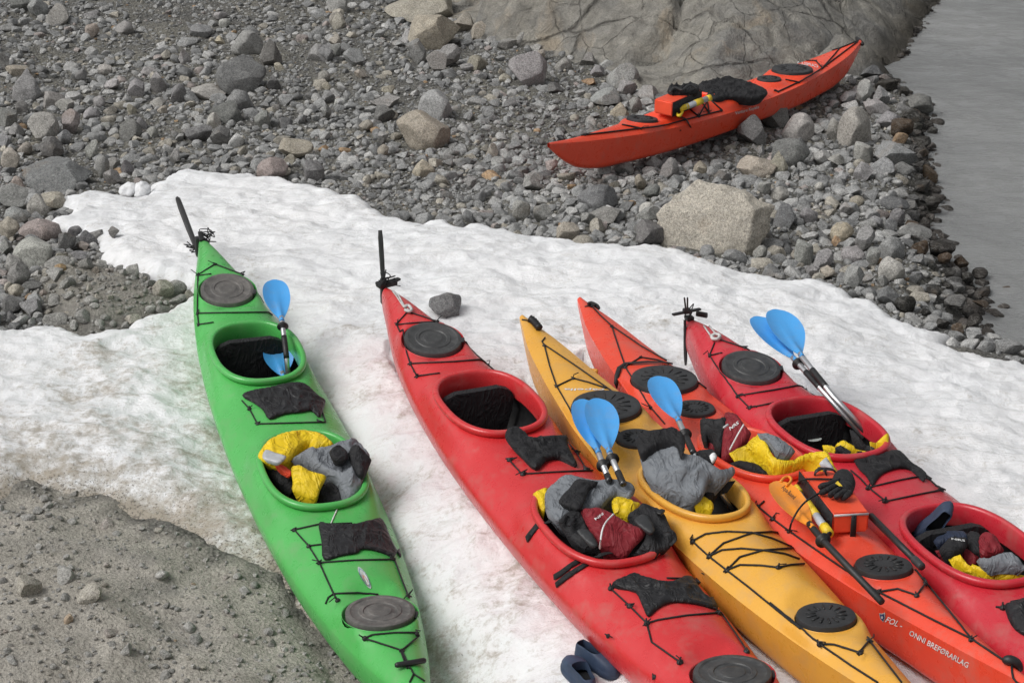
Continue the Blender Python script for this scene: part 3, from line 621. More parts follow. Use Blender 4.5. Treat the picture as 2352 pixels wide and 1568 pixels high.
def scatter(N, r0, r1, k, pool, dens, sink):
    global nv, count
    D = np.stack([rng.uniform(-420, 2700, N), rng.uniform(-90, 1640, N)], 1)
    D[:,1] = np.where(rng.random(N) < .78, rng.uniform(-90, 830, N), D[:,1])
    dd = np.array([ray(*p)[:] for p in D]); t = (-.18-CAM_H)/dd[:,2]; XY = dd[:, :2]*t[:,None]
    z, dw = ground_z(XY); ds = sdf(XY, SNOW); dr = sdf(XY, ROCKP); dsi = sdf(XY, SILT); dle = sdf(XY, LEDGE)
    den = dens(XY, ds, dr, dsi, dw, dle); keep = rng.random(N) < den
    rad = r0*(r1/r0)**(rng.random(N)**2.2)
    order = [i for i in np.argsort(-rad) if keep[i]]
    for i in order:
        x, y = XY[i]; r = rad[i]
        if not fits(x, y, r, k): continue
        put(x, y, r); count += 1
        V, F = pool[rng.integers(len(pool))]
        s = np.array([rng.uniform(.85, 1.25), rng.uniform(.75, 1.05), rng.uniform(.55, .9)])*r
        a = rng.uniform(0, 6.28); ca, sa = math.cos(a), math.sin(a); b = rng.normal(0, .25); cb, sb = math.cos(b), math.sin(b)
        W = V*s; W = np.stack([W[:,0]*cb+W[:,2]*sb, W[:,1], -W[:,0]*sb+W[:,2]*cb], 1)
        W = np.stack([W[:,0]*ca-W[:,1]*sa, W[:,0]*sa+W[:,1]*ca, W[:,2]], 1) + [x, y, z[i]+s[2]*sink]
        wet = float(sm(-.34, -.02, dw[i])); u = rng.random()
        c = TONES['g'] if u < .54 else TONES['l'] if u < .75 else TONES['d'] if u < .90 else TONES['b'] if u < .97 else TONES['p'] if u < .993 else TONES['o']
        c = np.array(c)*rng.uniform(.82, 1.2)*(1.06 if r > .03 else 1.0)*np.array((.985, 1.0, 1.02))
        if dsi[i] > -.05 or dle[i] > 0: c = c*.6+np.array((.29,.275,.24))*.4
        c = c*(1-wet)+np.array((.045,.040,.036))*rng.uniform(.6, 1.5)*wet
        Vs.append(W); Fs.append(F+nv); nv += len(W); Ts.append(np.tile([*c, 1], (len(W), 1)))
def dens_a(XY, ds, dr, dsi, dw, dle):
    sand = sm(.14, .40, fbm(XY[:,0]*.8+3, XY[:,1]*.8, 91, 3))
    base = (1-.86*sand)
    base = np.where(XY[:,0] > 1.2, np.maximum(base, .8), base)
    base = np.where((ds > -.03) | (dr > .10) | (dw > .55), 0, base)
    base = np.where(dw > .12, base*.30, base)
    base = np.where(dsi > -.05, .05, base); return np.where(dle > .04, .16, base)
def dens_s(XY, ds, dr, dsi, dw, dle):
    b = np.where((ds > -.01) | (dr > .15) | (dw > .3), 0, 1.0); b = np.where(dsi > -.05, .7, b); return np.where(dle > .04, .5, b)
def dens_d(XY, ds, dr, dsi, dw, dle):
    sand = sm(.10, .40, fbm(XY[:,0]*.8+3, XY[:,1]*.8, 91, 3))
    b = np.where((ds > -.01) | (dr > .10) | (dw > .3), 0, 1-.55*sand); return np.where(dsi > -.05, .14, np.where(dle > .04, .4, b))
scatter(3000, .055, .080, .74, lib3, dens_a, .22)
scatter(7000, .038, .060, .74, lib, dens_a, .24)
scatter(32000, .019, .039, .74, lib1, dens_d, .26)
scatter(80000, .008, .019, .80, lib0, dens_s, .28)
me = tri_mesh('rubble', np.concatenate(Vs), np.concatenate(Fs), np.concatenate(Ts)); me.set_sharp_from_angle(angle=R(38))
tag(link('rubble', me, 'rubble'), kind='stuff')
for k in UMESH: UMESH[k].set_sharp_from_angle(angle=R(30))
print('rubble stones', count, 'verts', nv, 'single stones', len(recs)+1)

# loose lumps of snow on the scree
for (zx, zy, wz, hz) in ((835,1190,100,90), (930,1200,90,85)):
    px, py, wd, hd = stone_size('TL', zx, zy, wz, hz); q = at(px, py, .04); mpp = (q-EYE).length/FPX
    V, F = rock_unit(int(zx), 3, 1, .8, .95, .40); o = link('snow_lump', tri_mesh('snow_lump', V, F), 'snow')
    o.matrix_world = Matrix.Translation((q.x, q.y, ground_at(q.x, q.y)+.05)) @ Matrix.Diagonal((wd*mpp*.62, wd*mpp*.8, .075, 1))
    tag(o, 'left of two rounded snow lumps on the stones above the snow' if zx < 900 else 'right of two rounded snow lumps on the stones above the snow', 'snow lump', 'snow lumps melting on the scree')

# ---------------------------------------------------------------- kayaks
def superell(a, b, n_=56, e=2.35, egg=0.0, s0=0.0, y0=0.0):
    out = []
    for i in range(n_):
        t = 2*math.pi*i/n_; c, s_ = math.cos(t), math.sin(t)
        xx = math.copysign(abs(c)**(2/e), c)*a; yy = math.copysign(abs(s_)**(2/e), s_)*b*(1-egg*xx/a)
        out.append((s0+xx, y0+yy))
    return out
TYPES = dict(
 tandem=dict(L=4.98, W=ipl([0,.02,.06,.12,.2,.3,.42,.54,.66,.78,.87,.93,.97,1],[.028,.050,.100,.172,.242,.296,.328,.334,.312,.259,.187,.122,.066,.018]),
   ZG=ipl([0,.08,.2,.35,.55,.75,.9,1],[.300,.265,.225,.200,.195,.215,.270,.345]), ZC=ipl([0,.04,.12,.25,.5,.75,.9,1],[.045,.09,.125,.135,.140,.135,.095,.03]),
   ZK=ipl([0,.015,.05,.1,.2,.5,.8,.9,.96,1],[.17,.13,.07,.03,.006,0,.012,.06,.15,.30]), p=2.3, q=.72, ha=.62, hb=.95, sharp=70),
 single=dict(L=4.63, W=ipl([0,.03,.06,.13,.2,.27,.34,.45,.55,.63,.70,.78,.86,.93,.975,1],[.016,.050,.085,.138,.178,.212,.232,.243,.242,.222,.190,.142,.086,.042,.022,.012]),
   ZG=ipl([0,.1,.25,.45,.6,.8,.92,1],[.345,.285,.235,.212,.212,.245,.295,.345]), ZC=ipl([0,.1,.25,.37,.48,.54,.62,.72,.85,.95,1],[.012,.025,.035,.040,.08,.118,.108,.085,.055,.02,.010]),
   ZK=ipl([0,.03,.07,.12,.2,.5,.8,.88,.93,.97,1],[.30,.20,.095,.035,.008,0,.008,.035,.10,.21,.32]), p=1.7, q=1.0, ha=.42, hb=1.15, sharp=38))
class Kayak:
    def __init__(s, name, label, typ, mat, pos, yaw, s1, pitch, roll, wk=1.0):
        s.T = TYPES[typ]; s.typ = typ; s.mat = mat; s.L = s.T['L']; s.wk = wk; s.k = 1.0
        cockpits, hatches = s.T['cock'], s.T['hat']
        # pos: the point of the keel line under the rear hatch, s1 its distance from the stern
        s.M = Matrix.Translation(pos) @ Matrix.Rotation(yaw, 4, 'Z') @ Matrix.Rotation(-pitch, 4, 'Y') @ Matrix.Rotation(roll, 4, 'X') @ Matrix.Translation((-s1, 0, 0))
        s.Mi = s.M.inverted()
        s.cock = cockpits; s.hat = hatches; s.eye = s.Mi @ EYE
        s.root = empty(name, s.M, label, 'kayak', 'touring kayaks drawn up on the shore')
        s.build()
    def W(s, t): return s.T['W'](t)*s.wk
    def zdeck(s, S_, Yq):                                                # numpy arrays
        t = np.clip(S_/s.L, 0, 1); Wt = s.W(t); x = np.clip(np.abs(Yq)/Wt, 0, 1)
        z = s.T['ZG'](t)+s.T['ZC'](t)*np.maximum(1-x**s.T['p'], 0)**s.T['q']
        for (s0, y0, a, b, z0, sl, ap) in s.flat:
            r = np.sqrt(((S_-s0)/(a+ap))**2+((Yq-y0)/(b+ap*.55))**2)
            wgt = 1-sm(.86, 1.22, r); wgt = wgt*(1-sm(.80, .99, x)) if s.typ == 'tandem' else wgt*(1-sm(.9, .99, x))
            z = z*(1-wgt)+(z0+sl*(S_-s0))*wgt
        return z
    def build(s):
        T_ = s.T; L = s.L; s.flat = []
        for c in s.cock: s.flat.append((c['s'], c.get('y', 0), c['a'], c['b'], c['z']-.006, c.get('sl', 0), .13))
        for h in s.hat: s.flat.append((h['s'], h.get('y', 0), h['a'], h['b'], h['z'], h.get('sl', 0), .075))
        ts = np.unique(np.concatenate([np.linspace(0, .06, 8), np.linspace(.06, .94, 84), np.linspace(.94, 1, 8)]))
        xs = np.sin(np.linspace(-1, 1, 25)*math.pi/2)
        loops = [superell(c['a'], c['b'], 60, c.get('e', 2.35), c.get('egg', 0), c['s'], c.get('y', 0)) for c in s.cock]
        loops += [superell(h['a']+s.T['rg'], h['b']+s.T['rg'], 40, 2, 0, h['s'], h.get('y', 0)) for h in s.hat]
        KV = .36
        P = []; 
        for t in ts:
            for x in xs: P.append((t*L, x*KV))
        P = np.array(P); nb = len(ts); nx = len(xs)
        bidx = [i*nx for i in range(nb)] + [(nb-1)*nx+j for j in range(1, nx)] + [i*nx+nx-1 for i in range(nb-2, -1, -1)] + [j for j in range(nx-2, 0, -1)]
        keep = np.ones(len(P), bool); hl = []
        for lp in loops:
            q = np.array([(a, b/float(s.W(a/L))*KV) for a, b in lp]); hl.append(q)
            keep &= ~inside(P, q) & (pdist(P, q) > .010)
        keep[bidx] = True; rm = np.cumsum(keep)-1
        V = [Vector(p) for p in P[keep]]; ed = [(int(rm[bidx[i]]), int(rm[bidx[(i+1) % len(bidx)]])) for i in range(len(bidx))]
        for q in hl:
            k0 = len(V); V += [Vector(p) for p in q]; ed += [(k0+i, k0+(i+1) % len(q)) for i in range(len(q))]
        ov, oe, of, *_ = delaunay_2d_cdt(V, ed, [], 1, 1e-6)
        OV = np.array([v[:] for v in ov]); of = [f for f in of]
        cen = np.array([OV[list(f)].mean(0) for f in of]); ok = np.ones(len(of), bool)
        for q in hl: ok &= ~inside(cen, q)
        S_ = OV[:,0]; Yq = OV[:,1]/KV*s.W(S_/L); Z = s.zdeck(S_, Yq)
        m = MB(); m.add(np.stack([S_, Yq, Z], 1), [f for f, o in zip(of, ok) if o])
        nh = 13
        for sg in (-1, 1):                                               # the two sides of the hull down to the keel
            rows = []
            for t in ts:
                Wt, zg, zk = float(s.W(t)), float(T_['ZG'](t)), float(T_['ZK'](t)); r_ = []
                for j in range(nh):
                    ph = j/(nh-1)*math.pi/2
                    if s.typ == 'tandem': yy = math.cos(ph)**T_['ha']; zz = math.sin(ph)**T_['hb']
                    else:
                        f = j/(nh-1); yy, zz = ((1-.19*(f/.62), f/.62*.80) if f < .62 else (.81*math.cos((f-.62)/.38*math.pi/2)**.8, .80+.20*math.sin((f-.62)/.38*math.pi/2)))
                    r_.append((t*L-(.035*L if s.typ == 'x' else 0), sg*Wt*yy, zg-(zg-zk)*zz))
                rows.append(r_)
            m.ring(rows, False)
        for i in (0, nb-1):
            t = ts[i]; Wt = float(s.W(t))
        s.hull = m.build('hull', s.mat, s.root, True, s.T['sharp'], .0006)
        b = bmesh.new(); b.from_mesh(s.hull.data); s.bvh = BVHTree.FromBMesh(b); b.free()
        for h in s.hat:                                                  # moulded recess and rubber lid
            zp_ = lambda q, dz: [(a, b_, h['z']+h.get('sl', 0)*(a-h['s'])+dz) for a, b_ in q]
            E_ = lambda o, dz: zp_(superell(h['a']+o, h['b']+o, 40, 2, 0, h['s'], h.get('y', 0)), dz)
            MB().ring([E_(s.T['rg']+.001, .0), E_(s.T['rg'], .003), E_(s.T['rg']-.004, -.004), E_(s.T['rg']-.008, -.026), E_(-.03, -.03)]).build('hatch_recess', s.mat, s.root)
            lid = MB(); top = h.get('top', .014)
            prof = [(.008, -.026), (.009, top-.010), (.006, top-.002), (0, top), (-.012, top+.001)]
            if h['kind'] == 'ring': prof += [(-.020, top-.004), (-.050, top-.003), (-.054, top+.001), (-.072, top+.001), (-.076, top-.004), (-.096, top-.003), (-.100, top+.000), (-.115, top), (-.150, top-.001)]
            else: prof += [(-.02, top+.001), (-.035, top), (-h['b']+.02, top+.003)]
            lid.ring([E_(o, z_) for o, z_ in prof], True, False, True)
            lo = lid.build('hatch_lid', ('dusty' if s.mat == 'green' else 'dusty_dark') if h['kind'] == 'ring' else 'rubber', s.root, True, 35)
            if h['kind'] == 'rib':
                rb = MB()
                for i in range(14):
                    an = 2*math.pi*i/14+.1; c, q = math.cos(an), math.sin(an); rr = (.38, .74)
                    p0 = Vector((h['s']+c*h['a']*rr[0], h.get('y', 0)+q*h['b']*rr[0], 0)); p1 = Vector((h['s']+c*h['a']*rr[1], h.get('y', 0)+q*h['b']*rr[1], 0))
                    for p in (p0, p1): p.z = h['z']+h.get('sl', 0)*(p.x-h['s'])+top+.002
                    rb.tube([p0, p1], .0045, 5)
                rb.build('grip_rib', 'black', lo)
            else:
                a_ = 1.2; c = Vector((h['s']+math.cos(a_)*(h['a']+.014), h.get('y', 0)+math.sin(a_)*(h['b']+.014), h['z']+.004))
                MB().box(Matrix.Translation(c) @ Matrix.Rotation(a_, 4, 'Z'), .018, .05, .012, .004).build('pull_tab', 'rubber', lo)
        for c in s.cock:                                                 # rim and dark inside
            z0, sl = c['z'], c.get('sl', 0); r = c.get('rim', 1.0)
            E_ = lambda o, dz, k=1.0: [(a, b_, z0+sl*(a-c['s'])+dz) for a, b_ in superell((c['a']+o)*k, (c['b']+o)*k, 64, c.get('e', 2.35), c.get('egg', 0), c['s'], c.get('y', 0))]
            MB().ring([E_(.030*r, -.022), E_(.036*r, -.004), E_(.058*r, .006), E_(.062*r, .018), E_(.058*r, .027), E_(.044*r, .033), E_(.022*r, .034), E_(.008*r, .031), E_(.001, .022), E_(-.003, .004), E_(-.004, -.035), E_(-.002, -.075)]).build('coaming', s.mat, s.root)
            zf = .045-z0
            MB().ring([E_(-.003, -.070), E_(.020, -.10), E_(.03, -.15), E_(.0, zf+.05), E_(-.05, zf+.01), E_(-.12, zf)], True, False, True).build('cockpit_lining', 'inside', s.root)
    # ---- tools that work on this kayak's own surfaces
    def pt(s, px, py, h):
        d = (s.Mi.to_3x3() @ ray(px, py)); t = (h-s.eye.z)/d.z; return s.eye+d*t
    def hit(s, px, py, off=.006, h=.3):
        d = (s.Mi.to_3x3() @ ray(px, py)).normalized(); lo, no, i, _ = s.bvh.ray_cast(s.eye, d)
        if lo is None: return s.pt(px, py, h), Vector((0,0,1))
        if no.dot(d) > 0: no = -no
        return lo+no*off, no
    def hit2(s, px, py, off):
        d = (s.Mi.to_3x3() @ ray(px, py)).normalized(); lo, no, i, _ = s.bvh.ray_cast(s.eye, d)
        if lo is None or lo.z < .10:                                     # past the gunwale or over an opening: the nearest spot of the deck
            p = s.pt(px, py, .30); L_ = s.L
            if not -.05 < p.x < L_+.05: return None
            for k in range(14):
                y_ = p.y*(1-.03*k); q, n2, *_ = s.bvh.ray_cast(Vector((min(max(p.x, .02), L_-.02), y_, 2)), Vector((0,0,-1)))
                if q is not None and q.z > .14 and n2.z > .15: return q+n2*off
            return None
        return lo+(no if no.dot(d) < 0 else -no)*off
    def ribbon(s, P, w, th=.003):
        m = MB(); loops = []
        for i, p in enumerate(P):
            t = (P[min(i+1, len(P)-1)]-P[max(i-1, 0)]).normalized(); lo, no, *_ = s.bvh.find_nearest(p)
            if no.z < 0: no = -no
            a = t.cross(no).normalized()*w*.5; no = no*th
            loops.append([p-a-no, p+a-no, p+a+no, p-a+no])
        return m.ring(loops, True, True, True)
    def down(s, x, y, h=.3):
        lo, no, i, _ = s.bvh.ray_cast(Vector((x, y, 2)), Vector((0,0,-1)))
        return lo.z if lo is not None and lo.z > .12 else h
    def cord(s, pts, r=.0042, mat='cord', name='deck_line', lift=0.0, parent=None, flat=None, ribbon=0):
        out = []
        for i in range(len(pts)-1):
            (a, b), (c, d) = pts[i][:2], pts[i+1][:2]; n_ = max(1, int(math.hypot(c-a, d-b)/9))
            for k in range(n_): out.append(s.hit2(a+(c-a)*k/n_, b+(d-b)*k/n_, r*.9+.001+lift*math.sin(math.pi*k/n_)))
        out.append(s.hit2(*pts[-1][:2], r*.9+.001))
        hv = [i for i, p in enumerate(out) if p is not None]
        if not hv: return None
        good = []
        for i, p in enumerate(out):
            if p is None:
                lo_ = max([h for h in hv if h < i], default=None); hi_ = min([h for h in hv if h > i], default=None)
                if lo_ is None or hi_ is None: continue
                p = out[lo_].lerp(out[hi_], (i-lo_)/(hi_-lo_))
            if good and (p-good[-1]).length > .14: continue
            good.append(p)
        if len(good) < 2: return None
        if flat is not None and ribbon: return s.ribbon(good, ribbon).build(name, mat, parent or s.root)
        return MB().tube(good, r/s.k if False else r, 6, flat).build(name, mat, parent or s.root)
    def fit(s, pts, r=.014):
        if not hasattr(s, 'fm'):
            s.fm = MB().lathe([(1.0, 0), (.95, .35), (.6, .75), (.0, .8)], 10).add(*(lambda m: (m.v, m.f))(MB().tube([(-.9,-.9,.75),(.9,.9,.85)], .28, 5))).mesh('deck_fitting'); s.fm.materials.append(MT['black'])
        for p in pts:
            lo = s.hit2(*p, 0)
            if lo is None: continue
            no = s.bvh.find_nearest(lo)[1]; no = no if no.z > 0 else -no; o = link('deck_fitting', s.fm, None, s.root)
            o.matrix_local = Matrix.Translation(lo) @ no.to_track_quat('Z', 'Y').to_matrix().to_4x4() @ Matrix.Rotation(rs.uniform(0, 3), 4, 'Z') @ Matrix.Scale(r, 4)
            if rs.random() < .6:
                q = lo+no*.01; MB().tube([q, q+Vector((rs.uniform(-.03,.03), rs.uniform(-.03,.03), .015)), q+Vector((rs.uniform(-.05,.05), rs.uniform(-.05,.05), .012))], .0028, 5).build('cord_end', 'cord', s.root)

def fill2d(poly, res, seed=0):
    """triangulated polygon with inner points: (points, triangles, number of outline points, distance to outline)"""
    poly = [tuple(p)[:2] for p in poly]; L_ = 0; q = []
    n_ = len(poly)
    for i in range(n_):
        a, b = Vector(poly[i]), Vector(poly[(i+1) % n_]); m = max(1, int(round((b-a).length/res)))
        q += [tuple(a.lerp(b, k/m)) for k in range(m)]
    q = np.array(q); lo, hi = q.min(0), q.max(0)
    gx, gy = np.meshgrid(np.arange(lo[0], hi[0], res), np.arange(lo[1], hi[1], res*.87)); gx[::2] += res/2
    r_ = np.random.default_rng(seed); G = np.stack([gx.ravel(), gy.ravel()], 1)+r_.normal(0, res*.08, (gx.size, 2))
    G = G[inside(G, q)]
    if len(G): G = G[pdist(G, q) > res*.55]
    V = [Vector(p) for p in np.concatenate([q, G])] if len(G) else [Vector(p) for p in q]
    ov, oe, of, *_ = delaunay_2d_cdt(V, [(i, (i+1) % len(q)) for i in range(len(q))], [], 1, 1e-7)
    OV = np.array([v[:] for v in ov]); ft = [tuple(f) for f in of]
    cen = np.array([OV[list(f)].mean(0) for f in ft]); ins = inside(cen, q)
    return OV, [f for f, i in zip(ft, ins) if i], len(q), pdist(OV, q)
def folds(P, f, seed, stretch=3.6, ang=None):
    """sharp creases with slack between them, running mostly one way"""
    r_ = random.Random(seed); a = r_.uniform(0, 3.14) if ang is None else ang; out = 0
    for k, (amp, fr, da) in enumerate(((.62, 1.0, 0), (.42, 1.6, 1.1), (.22, 3.1, -.6))):
        c, q = math.cos(a+da), math.sin(a+da); u = P[:,0]*c+P[:,1]*q; v = -P[:,0]*q+P[:,1]*c
        w_ = .55*pn(u*f*fr*.6, v*f*fr*.6, seed+9+k)
        n_ = np.abs(pn(u*f*fr/stretch+w_, v*f*fr+w_*.8, seed+k*3)); out = out+amp*(np.exp(-(n_/.15)**2)*1.35-.50)
    return out
def pillow(K, outline, h=.36, puff=.03, wr=.014, wf=8, res=.0115, skirt=.05, seed=0, edge=.05, deck=False, off=.006, ang=None, smooth=True):
    pts = []
    for o in outline:
        if deck: p = K.hit(o[0], o[1], 0, h)[0]
        else: p = K.pt(o[0], o[1], o[2] if len(o) > 2 else h)
        pts.append(p)
    P3 = np.array([p[:] for p in (catmull(pts, 3, True) if smooth else pts)])
    OV, F, nq, d = fill2d(P3[:, :2], res, seed)
    if deck: zb = np.array([K.down(a, b, h) for a, b in OV])+off
    else:
        D_ = np.sqrt(((OV[:,None,:]-P3[None,:,:2])**2).sum(2))+1e-3; Wg = (D_+.035)**-2.5; zb = (Wg*P3[None,:,2]).sum(1)/Wg.sum(1)
    pr = np.sqrt(np.clip(1-(1-np.clip(d/edge, 0, 1))**2, 0, 1))
    z = zb+puff*pr+wr*folds(OV, wf*1.35, seed, 3.6, ang)*sm(.0, .055, d)
    top = np.concatenate([OV, z[:,None]], 1); m = MB()
    # the outline loop is found from the edges that only one triangle uses
    m.add(top, F); ec = {}
    for f in F:
        for a, b in ((f[0],f[1]),(f[1],f[2]),(f[2],f[0])): ec[(a, b)] = 1
    c = OV.mean(0); bd = [(a, b) for (a, b) in ec if (b, a) not in ec]; low = {}
    for a, b in bd:
        for i in (a, b):
            if i not in low:
                low[i] = len(m.v); p = top[i]; q_ = c-p[:2]; q_ = q_/max(1e-6, np.hypot(*q_))*min(skirt*.75, np.hypot(*q_)*.4); m.v.append((p[0]+q_[0], p[1]+q_[1], p[2]-skirt))
    for a, b in bd: m.f.append((b, a, low[a], low[b]))
    return m
def zpill(K, reg, pts, **k): return pillow(K, [(*zp(reg, [q[:2]])[0], *q[2:]) for q in pts], **k)
def make(K, name, label, cat, parts, group=None):
    """a thing from parts [(name, material, MB in the kayak's coordinates, sub-parts?)]; one part makes one mesh"""
    allv = np.concatenate([np.array(p[2].v) for p in parts]); c = Vector(((allv.max(0)+allv.min(0))/2)); c.z = float(allv[:,2].min())
    M = K.M @ Matrix.Translation(c); obs = []
    for i, p in enumerate(parts): p[2].v = [(v[0]-c.x, v[1]-c.y, v[2]-c.z) for v in p[2].v]
    if len(parts) == 1:
        o = parts[0][2].build(name, parts[0][1]); o.matrix_world = M; return tag(o, label, cat, group)
    r = empty(name, M, label, cat, group); r['_'] = 0; del r['_']; prev = None
    for p in parts:
        o = p[2].build(p[0].lstrip('>'), p[1], prev if p[0][0] == '>' else r, True, p[3] if len(p) > 3 else None)
        if p[0][0] != '>': prev = o
    return r
def decal(K, text, o, u, v, mat, name='lettering', mb=None, parent=None, off=.0025, body=None, squash=1.0, bold=0.0):
    """flat lettering laid on a surface: o, u, v are where the text's lower left corner, lower right corner and upper left corner lie"""
    if body is None:
        cu = bpy.data.curves.new('t', 'FONT'); cu.body = text; cu.size = 1; cu.resolution_u = 2; cu.offset = bold
        to = bpy.data.objects.new('t', cu); COL.objects.link(to); bpy.context.view_layer.update()
        me = bpy.data.meshes.new_from_object(to.evaluated_get(bpy.context.evaluated_depsgraph_get())); bpy.data.objects.remove(to); bpy.data.curves.remove(cu)
        V = np.array([q.co[:2] for q in me.vertices]); F = [tuple(p.vertices) for p in me.polygons]; bpy.data.meshes.remove(me)
    else: V, F = body
    lo, hi = V.min(0), V.max(0); V = (V-lo)/(hi-lo); out = []
    bv = BVHTree.FromPolygons([Vector(q) for q in mb.v], mb.f) if mb is not None else None
    for a, b in V:
        px = o[0]+(u[0]-o[0])*a+(v[0]-o[0])*b; py = o[1]+(u[1]-o[1])*a+(v[1]-o[1])*b
        if bv is None: out.append(K.hit(px, py, off)[0])
        else:
            d = (K.Mi.to_3x3() @ ray(px, py)).normalized(); lo_, no, *_ = bv.ray_cast(K.eye, d)
            if lo_ is None: lo_ = K.pt(px, py, .42); no = Vector((0,0,1))
            if no.dot(d) > 0: no = -no
            out.append(lo_+no*off)
    m = MB().add(out, F)
    if parent is not None: return m.build(name, mat, parent, False)
    return m

# ---------------- the six kayaks
TYPES['tandem']['rg'] = .026; TYPES['single']['rg'] = .016
TYPES['tandem']['cock'] = [dict(s=1.614, a=.342, b=.228, z=.336, e=2.5, rim=.55), dict(s=2.94, a=.358, b=.234, z=.336, e=2.5, rim=.55)]
TYPES['tandem']['hat'] = [dict(s=.78, a=.1504, b=.1504, z=.342, sl=-.167, kind='ring', top=.018), dict(s=4.25, a=.1504, b=.1504, z=.342, sl=.145, kind='ring', top=.018)]
TYPES['single']['cock'] = [dict(s=2.174, a=.345, b=.186, z=.285, sl=.074, e=2.3, rim=.5)]
TYPES['single']['hat'] = [dict(s=1.17, a=.176, b=.168, z=.280, sl=.002, kind='rib', top=.026), dict(s=1.545, y=.0, a=.095, b=.095, z=.270, kind='rib', top=.018), dict(s=3.4225, a=.116, b=.116, z=.286, sl=.10, kind='rib', top=.023)]
g1 = Kayak('kayak', 'green two seat kayak with a yellow and grey jacket in its front cockpit', 'tandem', 'green', *POSE['g'])
r1 = Kayak('kayak', 'bright red two seat kayak between the green kayak and the yellow one', 'tandem', 'red', *POSE['r'])
r2k = Kayak('kayak', 'crimson two seat kayak furthest right on the snow with paddles in its rear cockpit', 'tandem', 'red_b', *POSE['c'])
y1 = Kayak('kayak', 'yellow single seat kayak between the bright red and the orange kayaks', 'single', 'yellow', *POSE['y'])
o1 = Kayak('kayak', 'orange single seat kayak with lettering along its side, next to the yellow kayak', 'single', 'orange', *POSE['o'])
f1 = Kayak('kayak', 'orange kayak lying alone on the stones by the lake', 'single', 'orange_b', *POSE['f'])

# ---------------- deck lines, fittings, bags, toggles, rudders
Zs = lambda reg, *p: zp(reg, p)
def lines(K, reg, items, **k):
    for it in items: K.cord(zp(reg, it), **k)
def bag(K, reg, pts, seed, puff=.010, wr=.014, label=None, mat='c_mesh', wf=6, **k):
    o = zpill(K, reg, pts, deck=True, puff=puff, wr=wr, wf=wf, res=.0115, skirt=.010, seed=seed, edge=.02, off=.012, **k).build('deck_bag', mat, K.root)
    if label: o['label'] = label
    return o
def toggle(K, a, b, ha=.03, r=.013):
    p = K.hit(*a, ha)[0]; q = K.hit(*b, ha)[0]; return MB().tube([p.lerp(q, t) for t in (0,.06,.5,.94,1)], [r*.7, r, r, r, r*.7], 9).build('carry_toggle', 'black', K.root)
def rudder(K, pts, width, th, bits):
    """blade as a flat tapered plate along a line of local points"""
    P = [Vector(p) for p in pts]; m = MB(); loops = []; n_ = 9
    for i in range(n_):
        t = i/(n_-1); c = P[0].lerp(P[1], t); wv = Vector(P[2])*(width*(.55+.45*math.sin(min(1, t*1.5)*math.pi/2))*(1 if t < .86 else max(.25, 1-(t-.86)*5)))
        tv = (P[1]-P[0]).cross(Vector(P[2])).normalized()*th
        loops.append([c-wv-tv*.2, c-wv*.5-tv, c+wv*.5-tv, c+wv-tv*.2, c+wv+tv*.2, c+wv*.5+tv, c-wv*.5+tv, c-wv+tv*.2])
    ru = empty('rudder', Matrix(), None); ru.parent = K.root
    m.ring(loops, True, True, True).build('rudder_blade', 'black', ru, True, 30)
    for nme, mb in bits: mb.build(nme, 'black' if 'line' not in nme else 'cord', ru, True, 40)
# green
lines(g1, 'A', [[(270,655),(385,583),(575,655)], [(270,660),(360,652)], [(270,655),(265,925),(275,1005)], [(575,655),(665,770),(720,800)], [(265,925),(500,922),(785,918)], [(278,1003),(375,990)]])
g1.fit(zp('A', [(270,655),(265,925),(272,1005),(385,583),(575,655)]), .012)
lines(g1, 'B', [[(160,5),(200,50),(245,135)], [(245,135),(420,130),(620,125)], [(620,125),(600,60)], [(450,720),(580,692),(770,685)], [(450,720),(530,810),(590,905)], [(590,905),(670,1078),(690,1110)], [(530,810),(620,800)],
 [(590,903),(780,890),(990,885)], [(1000,880),(1040,990),(1078,1088)], [(670,1075),(800,1068),(915,1080)], [(670,1075),(640,1095),(625,1130)],
 [(840,1320),(880,1303),(1000,1292),(1115,1290),(1135,1310),(1045,1390),(840,1320)], [(1045,1390),(1090,1490)], [(1040,1395),(1075,1490)], [(1095,1490),(1110,1520),(1090,1565)], [(1110,1520),(1170,1560)]])
g1.fit(zp('B', [(200,50),(248,132),(585,122),(450,720),(530,810),(590,903),(690,1110),(990,882),(1078,1090),(840,1320),(1125,1295),(1045,1390)]), .013)
bag(g1, '0', [], 0) if False else None
ZOOM['0'] = (0, 0, 1.63265)
bag(g1, '0', [(556,912),(580,900),(620,893),(650,886),(700,884),(738,886),(748,925),(736,960),(718,946),(690,950),(650,955),(618,966),(603,945),(578,926)], 11, label='black mesh bag behind the front cockpit')
bag(g1, 'B', [(585,690),(650,697),(720,700),(800,692),(880,672),(940,672),(990,700),(1044,780),(1032,830),(1005,878),(955,858),(830,833),(795,855),(700,872),(612,893),(600,800)], 12)
toggle(g1, *zp('B', [(1022,1495),(1155,1468)]))
g1.cord(zp('B', [(690,600),(672,640),(650,692)]), .0035, 'white', 'cable_tie')
oval = lambda n_=28, a=1, b=1: (np.array([[.5+.5*a*math.cos(6.2832*i/n_), .5+.5*b*math.sin(6.2832*i/n_)] for i in range(n_)]), [tuple(range(n_))])
def bodymap(V, F, K, o, u, v, mat, off=.003, name='emblem'):
    m = MB()
    out = []
    for a, b in V: out.append(K.hit(o[0]+(u[0]-o[0])*a+(v[0]-o[0])*b, o[1]+(u[1]-o[1])*a+(v[1]-o[1])*b, off)[0])
    return m.add(out, F).build(name, mat, K.root, False)
